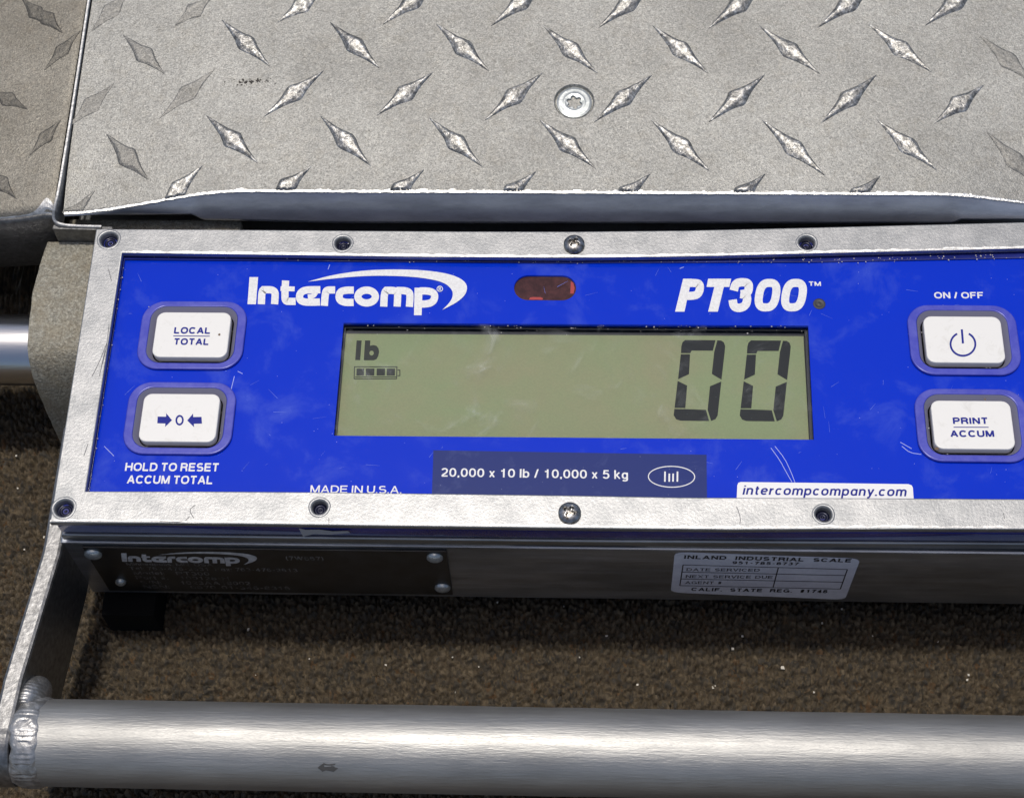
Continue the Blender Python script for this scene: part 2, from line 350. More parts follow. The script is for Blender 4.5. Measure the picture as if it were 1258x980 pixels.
# blue panel overlay
a = M('blue_overlay'); a.set(Roughness=.12, Specular_IOR_Level=.18)
sm = a.noise(MM/17, 6, .62, dist=.35); fi = a.noise(MM/1.2, 3, .6, seed=4); sp = a.voronoi(MM/3.6)
c = a.mix(a.ramp(sm, (.52, 0.), (.74, .17)), (.000, .030, .54), (.16, .26, .66))  # pale smudges, plus hazy reflections painted into the blue
c = a.mix(a.ramp(sp, (.0, .9), (.04, .0)), c, (.6, .65, .8))
a.to('Base Color', c); a.to('Roughness', a.ramp(sm, (.45, .14), (.75, .3))); a.bump(fi, .06, .1); m_blue = a.m
a = M('navy_print'); a.set(Roughness=.18, Specular_IOR_Level=.3)
sm = a.noise(MM/9, 6, .7, dist=1); sp = a.voronoi(MM/3.2)
c = a.mix(a.ramp(sm, (.55, 0.), (.78, .2)), (.010, .026, .16), (.16, .2, .38)); c = a.mix(a.ramp(sp, (0., .6), (.05, 0.)), c, (.45, .5, .6)); a.to('Base Color', c); m_navy = a.m
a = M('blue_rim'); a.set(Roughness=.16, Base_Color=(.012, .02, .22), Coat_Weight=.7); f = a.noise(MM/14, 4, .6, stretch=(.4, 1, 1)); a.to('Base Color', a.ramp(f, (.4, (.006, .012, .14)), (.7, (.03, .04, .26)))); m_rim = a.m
a = M('clear_ring'); a.set(Roughness=.25); f = a.noise(MM/5, 5, .65)
a.to('Base Color', a.mix(a.ramp(f, (.4, 0.), (.7, .6)), (.05, .06, .44), (.12, .13, .52))); a.bump(f, .2, .3); m_ring = a.m
a = M('well_wall'); a.set(Roughness=.4, Base_Color=(.22, .22, .31)); m_well = a.m
a = M('button_white'); a.set(Roughness=.35, Coat_Weight=.3); f = a.noise(MM/4, 6, .75, dist=.8); g = a.noise(MM/1, 3, .6, seed=8)
c = a.mix(a.ramp(f, (.55, 0.), (.78, .5)), (.80, .79, .76), (.54, .52, .46)); a.to('Base Color', c); a.bump(g, .05, .1); m_btn = a.m
def plain(name, col, rough=.4, metal=0., **k):
    a = M(name); a.set(Base_Color=col, Roughness=rough, Metallic=metal, **k); return a.m
m_white = M('white_print'); m_white.set(Roughness=.35); f = m_white.noise(MM/.7, 3, .7); m_white.to('Base Color', m_white.ramp(f, (.3, .66), (.7, .84))); m_white = m_white.m
m_ink = plain('blue_ink', (.005, .014, .24), .5, 0., Specular_IOR_Level=.2)
m_black = plain('black_rubber', (.006, .006, .006), .9, 0., Specular_IOR_Level=.1)
a = M('rubbed_glint_edge'); a.set(Metallic=.75, Roughness=.45); f = a.noise(MM/2.5, 5, .75); a.to('Base Color', a.ramp(f, (.35, .36), (.6, .66))); a.bump(f, .5, .3); m_edge2 = a.m  # pale rubbed metal; on the bezel it also paints the edge highlight
m_scr = plain('scratch_dark', (.16, .16, .17), .6, .4)
m_insert = plain('insert_navy', (.010, .012, .035), .25, .3)
m_dark = plain('dark_gap', (.02, .02, .025), .5)
m_win = plain('black_mask', (.018, .022, .032), .3)
a = M('lcd_ground'); a.set(Roughness=.6, Specular_IOR_Level=.2); f = a.noise(MM/38, 5, .6, dist=.4); g = a.noise(MM/.7, 3, .7, seed=3)
c = a.mix(a.ramp(f, (.38, 0.), (.62, 1.)), (.225, .275, .150), (.255, .262, .155)); c = a.mix(.35, c, a.ramp(g, (.3, .85), (.7, 1.15)), 'MULTIPLY'); a.to('Base Color', c); m_lcd = a.m
a = M('lcd_ink'); a.set(Roughness=.5, Specular_IOR_Level=.2); g = a.voronoi(MM/2.2); a.to('Base Color', a.mix(a.ramp(g, (.0, .8), (.09, 0.)), (.014, .018, .022), (.08, .10, .11))); m_seg = a.m
m_soft = plain('lcd_ink_soft', (.028, .034, .032), .5, 0., Specular_IOR_Level=.2)
# clear cover over the display
a = M('clear_cover'); a.set(Base_Color=(1, 1, 1), Roughness=.06, IOR=1.4, Alpha=.10)
f = a.noise(MM/22, 6, .7, dist=2.2, seed=6); g = a.voronoi(MM/3.4)
al = a.ramp(f, (.54, .0), (.64, .025), (.78, .16))
al = a.mix(a.ramp(g, (0., .7), (.04, 0.)), al, .6)
a.to('Alpha', al); a.to('Roughness', a.ramp(f, (.5, .06), (.7, .5))); a.set(Base_Color=(.75, .78, .8)); m_cover = a.m
a = M('red_window'); a.set(Roughness=.3, Specular_IOR_Level=.2); f = a.noise(MM/3, 6, .7); a.to('Base Color', a.ramp(f, (.4, (.035, .010, .014)), (.7, (.085, .028, .03)))); m_red = a.m
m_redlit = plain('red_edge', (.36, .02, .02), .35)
a = M('screw_steel'); a.set(Metallic=1., Roughness=.28); f = a.noise(MM/1.5, 5, .7); a.to('Base Color', a.ramp(f, (.35, (.16, .14, .11)), (.65, (.5, .5, .5)))); a.bump(f, .3, .2); m_screw = a.m
a = M('zinc_screw'); a.set(Metallic=.6, Roughness=.3); f = a.noise(MM/2.5, 4, .6, dist=1); a.to('Base Color', a.ramp(f, (.35, (.34, .37, .375)), (.65, (.52, .55, .55)))); a.bump(f, .3, .2); m_zinc = a.m
a = M('nameplate_black'); a.set(Roughness=.35); f = a.noise(MM/12, 5, .7); a.to('Base Color', a.ramp(f, (.4, .010), (.7, .028))); m_name = a.m
a = M('nameplate_text'); a.set(Roughness=.4, Metallic=.5); f = a.noise(MM/3, 4, .7); a.to('Base Color', a.ramp(f, (.35, .06), (.65, .34))); m_ntext = a.m
a = M('nameplate_logo'); a.set(Roughness=.4, Metallic=.3); f = a.noise(MM/3, 4, .7); a.to('Base Color', a.ramp(f, (.35, .5), (.65, .8))); m_nlogo = a.m
a = M('sticker_grey'); a.set(Roughness=.45); f = a.noise(MM/6, 5, .7); a.to('Base Color', a.ramp(f, (.4, (.62, .62, .68)), (.7, (.74, .74, .8)))); m_sticker = a.m
m_sink = plain('sticker_ink', (.01, .01, .015), .5)
a = M('weld'); a.set(Metallic=.8, Roughness=.4); f = a.noise(MM/2, 4, .6); a.to('Base Color', a.ramp(f, (.3, .26), (.7, .52))); a.bump(f, .5, .4); m_weld = a.m
# ground
a = M('asphalt'); a.set(Roughness=.85)
f = a.noise(MM/2.4, 5, .65); g = a.noise(MM/9, 4, .6, seed=3); h = a.voronoi(MM/1.9, stretch=(1, .7, 1), out='Color')
sx = a.t.nodes.new('ShaderNodeSeparateColor'); a.t.links.new(h, sx.inputs[0])
c = a.ramp(f, (.30, (.024, .018, .012)), (.48, (.075, .056, .034)), (.70, (.155, .118, .072)))
c = a.mix(a.ramp(sx.outputs[0], (.72, 0.), (.82, .7)), c, (.036, .033, .028))
c = a.mix(a.ramp(sx.outputs[1], (.95, 0.), (.99, .7)), c, (.11, .055, .018))
c = a.mix(a.ramp(g, (.5, 0.), (.75, .5)), c, (.08, .06, .034))
a.to('Base Color', c); fb = a.noise(MM/1, 4, .7, seed=5); a.bump(fb, .8, .6); m_ground = a.m

# ============================================================ the ground
def axis(dense0, dense1, step, far=8000.):
    d = list(np.arange(dense0, dense1+step/2, step)); s = step; lo = [d[0]]; hi = [d[-1]]
    while lo[-1] > -far: s *= 1.35; lo.append(lo[-1]-s); hi.append(hi[-1]+s)
    return np.array(lo[:0:-1]+d+hi[1:])
gx, gy = axis(-70, 312, .55), axis(-182, 12, .5)
X, Y = np.meshgrid(gx, gy, indexing='ij')
wx, wy = X + 1.1*vnoise(X/3, Y/3, 3), Y + 1.1*vnoise(X/3, Y/3, 8)
d1, d2 = worley(wx/1.75, wy/2.9, 1.3); e1, e2 = worley(wx/1.05+9, wy/1.7+4, 5.1)
H = 2.9*sstep(0, .34, d2-d1) - .9*d1 + .75*sstep(0, .30, e2-e1) + 1.6*vnoise(wx/2.4, wy/3.6, 2) + 1.2*vnoise(X/30, Y/30, 5) + .45*vnoise(X/.9, Y/.9, 6)
H -= 3.6
fade = sstep(330, 200, np.abs(X-120))*sstep(260, 120, np.abs(Y+85)); H = H*fade - 1.0*(1-fade)
ground = link('ground', grid(np.stack([X, Y, H-GZ], 2)), m_ground, None, (0, 0, -GZ), kind='structure')
# bright specks of grit lying on it
V = []; F = []
specks = [(877, 844), (961, 820), (912, 781), (1072, 781), (1152, 788), (1190, 829), (783, 841), (768, 863), (712, 807), (611, 740), (556, 807), (474, 817), (588, 819), (380, 809), (314, 829),
          (256, 825), (305, 773), (30, 675), (55, 660), (1010, 765), (1034, 748), (745, 782), (900, 797), (1188, 835), (692, 745), (820, 750), (1000, 850), (20, 560), (22, 600), (560, 850)]
for k, (u, v) in enumerate(specks):
    c = onz(u, v, -GZ+.4); r = (.85 if k < 2 else random.uniform(.3, .55)); b = len(V)
    for i in range(8):
        q = Vector(((i & 1)-.5, ((i >> 1) & 1)-.5, (i >> 2)-.5))*r*random.uniform(.9, 1.8); V.append((c[0]+q.x, c[1]+q.y, c[2]+q.z))
    F += [tuple(b+j for j in q) for q in ((0, 2, 3, 1), (4, 5, 7, 6), (0, 1, 5, 4), (2, 6, 7, 3), (0, 4, 6, 2), (1, 3, 7, 5))]
gr = link('grit', mesh(V, F), plain('pale_grit', (.62, .58, .50), .6), None, (100, -130, -GZ), kind='stuff')
gr['label'] = 'pale specks of grit scattered over the rough brown ground'; gr['category'] = 'grit'

# ============================================================ the scale
root = bpy.data.objects.new('wheel_load_scale', None); COL.objects.link(root)
root.location = (.15, .03, 0); ORG[root.name] = Vector((.15, .03, 0)); root.empty_display_size = .05
root['label'] = 'portable aluminium wheel scale with diamond tread platform and blue digital readout showing 00'
root['category'] = 'scale'

# ---- bezel frame, traced along its edges in its own plane
def P0(u, v, z=0.): return tuple(onz(u, v, z)[:2])
out_top = [P0(118, 281), P0(260, 281.7), P0(420, 283), P0(560, 284), P0(705, 284.3), P0(838, 283), P0(1000, 279.3), P0(1130, 276), P0(1258, 272.8)]
out_bot = [P0(1258, 650), P0(1058, 649.5), P0(900, 650.5), P0(700, 648.5), P0(420, 645), P0(240, 642.5), P0(61, 641.5)]
in_top = [P0(150, 310.5), P0(280, 312), P0(430, 314), P0(560, 315.5), P0(700, 316.3), P0(838, 315), P0(1000, 311), P0(1130, 308), P0(1258, 305)]
in_bot = [P0(1258, 612.5), P0(1100, 611.5), P0(838, 610.5), P0(700, 608), P0(400, 604), P0(240, 603), P0(105, 603)]
XR = 306.
o_loop = out_top[::-1] + [P0(90, 459)] + out_bot[::-1] + [(XR, out_bot[0][1]-.1), (XR, out_top[-1][1]+.2)]
i_loop = in_top[::-1] + [P0(128.5, 452)] + in_bot[::-1] + [(XR-10, in_bot[0][1]), (XR-10, in_top[-1][1])]
holes = [P0(133.7, 294.5), P0(421, 299), P0(991.3, 298.3), P0(78.5, 624), P0(392.4, 622.8), P0(1011.8, 631.3), (301, 1.5), (301, -94.5)]
HR = [2.85, 2.45, 2.5, 2.75, 2.3, 2.35, 2.6, 2.6]
bez = link('bezel_frame', slab([o_loop, i_loop]+[circle(x, y, r) for (x, y), r in zip(holes, HR)], -2.3, 0, .4, 3), m_bezel, root, (150, -46, -1))
# worn raised rings round the open holes
for (x, y), r in zip(holes[:6], HR):
    R1, R2 = r+.85, r-.1
    n = 48; prof = [(R1+.25, -.05), (R1, .16), (r+.45, .2), (r+.15, .02), (r-.15, -.6), (r-.25, -2.2)]
    Pg = np.array([[(x+q*math.cos(2*math.pi*j/n)*(1+.03*math.sin(3*j/n*6.28+x)), y+q*math.sin(2*math.pi*j/n), z) for j in range(n+1)] for q, z in prof])
    link('hole_collar', grid(Pg), m_bezel, bez, (x, y, 0))
# threaded bosses seen down the holes
for (x, y), r in zip(holes[:6], HR):
    link('threaded_insert', heightdisc((x, y, -2.1), r-.02, lambda a, b: -.12+.2*math.cos(4.5*math.hypot(a, b)), 18, .1), m_insert, bez, (x, y, -4.5))
def edge_strip(name, pts, wd, tilt, off=0.):
    P = [np.array(p) for p in smooth_path(pts, 1)]; fine = []
    for a_, b_ in zip(P[:-1], P[1:]):
        m = max(1, int(np.linalg.norm(b_-a_)/1.2)); fine += [a_+(b_-a_)*k/m for k in range(m)]
    fine.append(P[-1]); F_ = np.array(fine); T_ = np.gradient(F_, axis=0); T_ /= np.linalg.norm(T_, axis=1)[:, None]; N_ = np.stack([-T_[:, 1], T_[:, 0]], 1)
    rows = []
    for q in (0, .5, 1):
        w_ = wd*q*(1+1.1*(vnoise(F_[:, 0]/2.1, F_[:, 1]/2.1, 3)-.5)) + off
        rows.append(np.column_stack([F_+N_*w_[:, None], np.full(len(F_), .07-(1-q)*tilt*wd) + (.05*vnoise(F_[:, 0]*1.2, F_[:, 1]*1.2, 5) if q == .5 else 0)]))
    return link(name, grid(np.array(rows), True, True), m_edge2, bez, (*fine[len(fine)//2], 0))
edge_strip('worn_glint_edge', in_top, .75, .22, .05)  # bright tilted strips paint the bezel's edge highlights along its worn metal
edge_strip('worn_glint_edge', out_bot[::-1], .85, .22, .12)
for pts in ([(134, 398), (131, 425), (126, 447)], [(131, 422), (121, 447), (113, 462)], [(129, 430), (122, 462)], [(133, 330), (137, 345)], [(108, 545), (103, 560)], [(238, 636), (232, 626), (240, 620)], [(905, 622), (910, 636), (909, 643)], [(1233, 630), (1234, 637)], [(196, 640), (226, 641), (233, 634)],
            [(404, 636), (404, 645)], [(420, 287), (421, 292)]):
    P = [np.array(onz(u, v, .05)) for u, v in smooth_path(pts, 1)]; v_, f_ = ribbon([p[:2] for p in P], .22); link('dark_scratch', mesh([(x, y, .045) for x, y in v_], f_), m_scr, bez, tuple(P[0]))
def panhead(c, name):
    R = 3.35
    def zf(a, b):
        rr = math.hypot(a, b)/R; z = 1.9*math.sqrt(max(0, 1-(rr*.93)**2))
        t = math.atan2(b, a)+.5; ca, sa = a*math.cos(.5)-b*math.sin(.5), a*math.sin(.5)+b*math.cos(.5)
        k = min(abs(ca), abs(sa)); q = math.hypot(a, b)
        if q < 1.9: z -= 1.2*(1-min(1, max(0, (k-.32)/.3)))*(1-min(1, max(0, (q-1.3)/.6)))
        return z
    return link(name, heightdisc(c, R, zf, 40, .8), m_screw, root, c)
for u, v in ((705.3, 301.5), (699.8, 631)): panhead((*P0(u, v), .35), 'pan_head_screw')

# ---- blue rim, flange and gap under the bezel
def inset(loop, d):
    a = np.array(loop); c = a.mean(0); s = np.sign(a-c); return [tuple(p) for p in a - s*d]
base = [(-4.6, 4.2), (-4.0, -100.1), (XR-.3, -100.1), (XR-.3, 4.4)]
base = [P0(120, 283), P0(63, 641), (150, out_bot[3][1]), (XR-.4, out_bot[1][1]), (XR-.4, out_top[4][1])]
hole_r = rrect(1., 300., -93.5, -.5, 1)
link('blue_rim', slab([inset(base, .7), hole_r], -10.2, -2.35, 1.6, 3), m_rim, root, (150, -46, -6))
link('scrape_mark', mesh([(69.5+x, -99.45-.012*x, -3.2-z) for x, z in ((0, 0), (2, 1.0), (6, .6), (10, 1.7), (14.5, 1.2), (15.2, 2.6), (9, 4.2), (4, 4.), (.5, 6.2))], [tuple(range(9))]), plain('scrape', (.42, .42, .44), .6), root, (90, -99.3, -5), label='pale scrape through the blue rim')
link('flange', slab([inset(base, .2), hole_r], -13.8, -10.25, .5), m_body, root, (150, -46, -12))
link('joint_gap', slab([inset(base, 1.8), hole_r], -15.6, -13.85), m_dark, root, (150, -46, -14.6))
YF = -99.7
body = link('housing', box(-5.4, XR-.5, YF, 3.6, -56.2, -15.65, .7), m_face, root, (150, -48, -36))

# ---- front panel with its openings
ZP = -3.2
def PP(u, v): return tuple(onz(u, v, ZP)[:2])
lc = [PP(422, 396.5), PP(410, 535), PP(1000, 540), PP(993, 400)]
def quad_inset(q, l, r, t, b):
    (x0, y0), (x1, y1), (x2, y2), (x3, y3) = q
    return [(x0+l, y0-t), (x1+l, y1+b), (x2-r, y2+b), (x3-r, y3-t)]
ircy = (PP(670, 338)[1]+PP(670, 369)[1])/2; irx0, irx1 = PP(631.5, 353)[0], PP(707.8, 353)[0]; irr = (PP(670, 338)[1]-PP(670, 369)[1])/2
ir = rrect(irx0, irx1, ircy-irr, ircy+irr, irr*.97, 10)
btn = {}
for key, (tl, tr, br, bl) in dict(local=((193, 382), (284, 385), (278.5, 440.5), (187, 437)), zero=((177, 482), (270.5, 485), (264.5, 544), (170, 541)),
                                  power=((1135, 387), (1230, 390), (1235, 446), (1138, 445)), prt=((1143.6, 490), (1242, 494), (1247, 552), (1148, 551))).items():
    q = [onz(*p, ZP+1.2)[:2] for p in (tl, tr, br, bl)]
    btn[key] = ((q[0][0]+q[3][0])/2, (q[1][0]+q[2][0])/2, (q[2][1]+q[3][1])/2, (q[0][1]+q[1][1])/2)
wells = [rrect(x0-1.7, x1+1.7, y0-1.5, y1+1.9, 4.6) for x0, x1, y0, y1 in btn.values()]
panel = link('front_panel', slab([rrect(.6, 300.4, -94, 0, .5), lc, ir]+wells, ZP-2.2, ZP, 0), m_blue, root, (150, -46, ZP))
# navy strip painting the recess's shade band along its top and left
et = [PP(150, 319.5), PP(400, 322), PP(700, 324), PP(1000, 323), PP(1258, 318), (299, -6)]
link('recess_shade_strip', slab([[(x, y) for x, y in et]+[(299.5, -.8), (1.2, -.8), (1.2, -93), (PP(104, 606)[0]+1.4, -93), ]+[(PP(150, 317)[0]+1.2, et[0][1])]], ZP+.02, ZP+.55, .15), m_rim, panel, (150, -5, ZP))
link('panel_backing', box(2, 299, -93, -1, ZP-9.5, ZP-9, 0), m_dark, root, (150, -46, ZP-9))

# ---- display
ZL = ZP-3.4
disp = link('display_window', slab([[(lc[0][0]-1, lc[0][1]+1), (lc[1][0]-1, lc[1][1]-1), (lc[2][0]+1, lc[2][1]-1), (lc[3][0]+1, lc[3][1]+1)], quad_inset(lc, .5, .9, .45, .15)], ZP-2.9, ZP-2.25), m_win, root, (150, -48, ZP))
x0 = min(p[0] for p in lc); x1 = max(p[0] for p in lc)
wallv = []; wf = []
for k, (x, y) in enumerate(lc): wallv += [(x, y, ZP-.02), (x, y, ZL-.6)]
for k in range(4): wf.append((2*k, 2*k+1, (2*k+3) % 8, (2*k+2) % 8))
link('window_wall', mesh(wallv, wf), m_win, disp, (150, -48, ZP-2))
link('display_glass', slab([rrect(x0-3, x1+3, lc[1][1]-3, lc[0][1]+3, .5)], ZL-1, ZL-.45), m_win, disp, (150, -48, ZL-.5))
def PL(u, v, z=None): return onz(u, v, ZL if z is None else z)
lq = [tuple(PL(*p, ZL)[:2]) for p in ((422, 410), (411.5, 540), (994, 545), (987, 413))]
link('lcd_screen', slab([lq], ZL-.3, ZL), m_lcd, disp, (150, -50, ZL))
def cz(scale, ox, oy, z): return lambda x, y: onz(ox+x/scale, oy+y/scale, z)
cv = cz(4.457, 800, 320, ZL+.05)
segs = [[(163, 507), (165, 470), (171, 448), (186, 435), (352, 436), (338, 493), (222, 493), (214, 507)],
        [(162, 513), (213, 513), (207, 622), (147, 650)],
        [(362, 437), (384, 438), (398, 448), (405, 468), (402, 505), (385, 652), (332, 621), (345, 500)],
        [(145, 659), (197, 684), (187, 807), (128, 806)],
        [(127, 812), (187, 813), (300, 817), (317, 878), (160, 876), (136, 868), (123, 846)],
        [(384, 662), (364, 848), (352, 868), (328, 878), (309, 817), (322, 688)]]
for dx, sc_ in ((0, 1), (360, .99)):
    for s in segs:
        pts = [cv(x*sc_+dx+(0 if dx == 0 else 3), y+(0 if dx == 0 else 2)) for x, y in s]
        link('digit_segment', mesh(pts[::-1], [tuple(range(len(pts)))]), m_seg, disp, centre(pts))
cv = cz(12.25, 420, 400, ZL+.05)
b_out = [(348, 222), (428, 222), (424, 302), (470, 292), (520, 302), (550, 340), (560, 390), (548, 455), (522, 502), (480, 520), (330, 520)]
for pts in ([(222, 222), (298, 222), (275, 518), (200, 518)],):
    p = [cv(*q) for q in pts]; link('unit_letter', mesh(p[::-1], [(0, 1, 2, 3)]), m_soft, disp, centre(p))
L1 = [tuple(cv(*q)[:2]) for q in b_out]; L2 = [tuple(cv(447+33*math.cos(t), 412+36*math.sin(t))[:2]) for t in np.linspace(0, 2*math.pi, 17)[:-1]]
link('unit_letter', slab([L1, L2], ZL+.02, ZL+.05), m_soft, disp, centre([(*p, ZL) for p in L1]))
its = [([(190, 618), (828, 618), (824, 798), (184, 798)], 13, True), ([(200, 770), (820, 770)], 12, False), ([(838, 668), (873, 668), (873, 752), (838, 752)], 13, False)]
its += [([(a, 645), (b, 645), (b-3, 750), (a-3, 750)][::-1], None, False) for a, b in ((222, 335), (362, 490), (525, 650), (677, 800))]
link('battery_icon', strokes(its, cv, (0, 0, .006)), m_soft, disp, tuple(cv(510, 700)))
cover = link('clear_cover', slab([[(lc[0][0], lc[0][1]), lc[1], lc[2], lc[3]]], ZP-.35, ZP-.05), m_cover, disp, (150, -48, ZP))

# ---- push buttons
bt = {}
for (key, (x0, x1, y0, y1)), wl in zip(btn.items(), wells):
    lab = dict(local='white button marked LOCAL TOTAL', zero='white zero button with two arrows', power='white power button', prt='white button marked PRINT ACCUM')[key]
    z1 = ZP+1.2; c = .16
    cap = slab([rrect(x0, x1, y0, y1, 2.6 if key != 'x' else 3, 5)], ZP-2, z1, .3, 2)
    b = link('push_button', cap, m_btn, root, ((x0+x1)/2, (y0+y1)/2, z1), label=lab); bt[key] = b
    g = 4.3
    ringo = rrect(x0-g-.6, x1+g+.6, y0-g+.2, y1+g+.0, 7.0); ringm = rrect(x0-2.0, x1+2.0, y0-1.8, y1+2.2, 4.8)
    link('button_ring', slab([ringo, ringm], ZP+.02, ZP+1.0, .4, 3), m_ring, b, ((x0+x1)/2, (y0+y1)/2, ZP))
    n = len(ringm); prof = [(ringm, ZP+.9), (rrect(x0-1.2, x1+1.2, y0-1.1, y1+1.3, 4.0), ZP-.4), (rrect(x0-.5, x1+.5, y0-.5, y1+.5, 3.4), ZP-1.6)]
    Pg = np.array([[(px, py, z) for px, py in L+[L[0]]] for L, z in prof])
    link('button_well', grid(Pg), m_well, b, ((x0+x1)/2, (y0+y1)/2, ZP-1))
def put_text(s, u0, u1, v0, v1, caph_px, parent, z, mat=None, name='lettering', bold=.20, shear=0., spacing=1.):
    A = onz(u0, v0, z); B = onz(u1, v1, z); T = onz((u0+u1)/2, (v0+v1)/2-caph_px, z); Mi = onz((u0+u1)/2, (v0+v1)/2, z)
    me = text_on(s, A, B, T[1]-Mi[1], (0, 1, 0), bold, shear, spacing)
    return link(name, me, mat or m_white, parent, tuple((A+B)/2))
ZB = ZP+1.2+.04
put_text('LOCAL', 213.4, 257.6, 409.8, 410.2, 8.2, bt['local'], ZB, m_ink, bold=.235); put_text('TOTAL', 213.6, 255.7, 423.6, 423.9, 8.2, bt['local'], ZB, m_ink, bold=.235)
put_text('PRINT', 1171, 1213.5, 520.9, 520.9, 8.3, bt['prt'], ZB, m_ink, bold=.235); put_text('ACCUM', 1167.8, 1221.8, 536.7, 536.7, 8.3, bt['prt'], ZB, m_ink, bold=.235)
idc = lambda z: (lambda x, y: onz(x, y, z))
def line_mark(items, parent, z, mat, name):
    me = strokes(items, idc(z), (0, 0, .008)); c = me.vertices[0].co
    return link(name, me, mat, parent, tuple(c))
line_mark([([(213, 412.6), (257.6, 412.9)], 1.0, False)], bt['local'], ZB, m_ink, 'printed_line')
line_mark([([(1171.5, 524.6), (1214.5, 524.7)], 1.0, False)], bt['prt'], ZB, m_ink, 'printed_line')
arr = [(193.7, 511.5), (204, 511.7), (204.2, 507.4), (211.3, 516), (202.8, 524.2), (203.2, 520), (193.2, 519.8)]
line_mark([(arr[::-1], None, False)], bt['zero'], ZB, m_ink, 'printed_arrow')
line_mark([([(441.3-x, y+.4) for x, y in arr], None, False)], bt['zero'], ZB, m_ink, 'printed_arrow')
line_mark([([(220.6+4.0*math.cos(t)-.03*(6*math.sin(t)), 516+5.4*math.sin(t)) for t in np.linspace(0, 2*math.pi, 21)[:-1]], 2.2, True)], bt['zero'], ZB, m_ink, 'printed_zero')
th = np.linspace(math.radians(-62), math.radians(242), 40)
line_mark([([(1183+15.2*math.cos(t), 422.6+14.3*math.sin(t)) for t in th], 2.4, False), ([(1181.6, 404.6), (1183, 421.8)], 2.6, False)], bt['power'], ZB, m_ink, 'power_symbol')
ZT = ZP+.05
put_text('HOLD TO RESET', 153.2, 267.8, 578.3, 579, 10.3, panel, ZT); put_text('ACCUM TOTAL', 155.6, 260.4, 593.8, 594.6, 10.3, panel, ZT)
put_text('ON / OFF', 1148, 1208.3, 366.6, 366.6, 7.8, panel, ZT)
put_text('MADE IN U.S.A.', 381, 493, 605.0, 606.0, 9.2, panel, ZT, bold=.15)
# capacity label
cap = link('capacity_label', slab([[PP(532.4, 553), PP(530.6, 608), PP(868.6, 612), PP(868, 558.5)]], ZP+.01, ZP+.06), m_navy, panel, tuple(onz(700, 580, ZP)))
ZC = ZP+.10
put_text('20,000 x 10 lb / 10,000 x 5 kg', 542, 771.5, 585.2, 588.2, 10.6, panel, ZC, bold=.155)
el = [(825+28.5*math.cos(t)+.6*math.sin(t), 585.4+12.8*math.sin(t)) for t in np.linspace(0, 2*math.pi, 41)[:-1]]
line_mark([(el, 1.1, True)] + [([(x, y0), (x-.2, 591.5)], 2.0, False) for x, y0 in ((817, 579), (822.3, 581.5), (827, 581.5), (832.3, 579))] , panel, ZC, m_white, 'oval_emblem')
# web address label
wl = [PP(905, 612), PP(905.8, 596), PP(907, 593), PP(910, 592), PP(1000, 593), PP(1116, 594.6), PP(1120, 596), PP(1121.4, 599), PP(1122.5, 614)]
link('web_label', slab([wl], ZP+.01, ZP+.06), plain('label_white', (.8, .8, .8), .4), panel, tuple(onz(1010, 600, ZP)))
put_text('intercompcompany.com', 912, 1114.5, 607.4, 609.4, 11.4, panel, ZC, m_ink, bold=.165, shear=.2)
# sensor window, light sensor
irw = link('infrared_window', slab([rrect(irx0-.6, irx1+.6, ircy-irr-.6, ircy+irr+.6, irr)], ZP-2.9, ZP-.9), m_red, root, ((irx0+irx1)/2, ircy, ZP-1))
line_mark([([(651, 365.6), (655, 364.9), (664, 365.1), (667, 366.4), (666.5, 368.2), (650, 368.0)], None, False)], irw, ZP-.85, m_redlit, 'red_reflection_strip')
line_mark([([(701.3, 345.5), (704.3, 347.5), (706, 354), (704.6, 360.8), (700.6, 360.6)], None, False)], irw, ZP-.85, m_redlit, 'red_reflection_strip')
c = onz(1006.4, 373.4, ZP+.02)
link('light_sensor', heightdisc(tuple(c), 1.95, lambda a, b: .12+.04*math.cos(math.hypot(a, b)*4), 14, .2), m_dark, root, tuple(c))
m_dirt = plain('brown_dirt', (.16, .11, .07), .8)
def flake(name, u, v, z, r, mat, parent, sx_=1.):
    c = onz(u, v, z); pts = [(c[0]+r*sx_*random.uniform(.6, 1.2)*math.cos(k*math.pi/4), c[1]+r*random.uniform(.6, 1.2)*math.sin(k*math.pi/4), z+.02) for k in range(8)]
    return link(name, mesh(pts, [tuple(range(8))]), mat, parent, tuple(c))
flake('dirt_spot', 269.5, 411, ZB, .42, m_dirt, bt['local'])
flake('dirt_spot', 1210, 490.5, ZB, .35, m_dirt, bt['prt']); flake('dirt_spot', 1151, 551, ZB-.1, .5, m_dirt, bt['prt'], 1.6)
V = []; F = []
for k in range(240):
    if k < 110: u, v = random.triangular(150, 1258, 1258), 0; v = np.interp(u, [150, 700, 1000, 1258], [317, 322.5, 321, 316])+random.gauss(0, 1.6)
    elif k < 150: v = random.uniform(330, 600); u = 150-(v-310)*.153+random.uniform(1, 6)
    elif k < 200: u, v = random.uniform(425, 995), 400+abs(random.gauss(0, 5))
    else:
        u0, v0, u1, v1 = random.choice([(187, 380, 282, 443), (172, 480, 268, 546), (1136, 386, 1238, 448), (1145, 488, 1248, 554)]); u = random.choice([random.uniform(u0, u1), u0-4, u1+3]); v = random.choice([v0-3, v1+4, random.uniform(v0, v1)])
    c = onz(u, v, ZP+.1); r = random.uniform(.10, .26)*(1.4 if u > 1150 and v < 330 else 1); b = len(V); zz = ZP+.58 if k < 150 else ZP+.06
    V += [(c[0]+r*math.cos(q*1.256+k)*random.uniform(.6, 1.3), c[1]+r*math.sin(q*1.256+k)*random.uniform(.6, 1.3), zz+.0015*k/2) for q in range(5)]; F.append(tuple(range(b, b+5)))
link('dust_specks', mesh(V, F), plain('dust', (.42, .40, .40), .8), panel, (150, -10, ZP), kind='stuff')
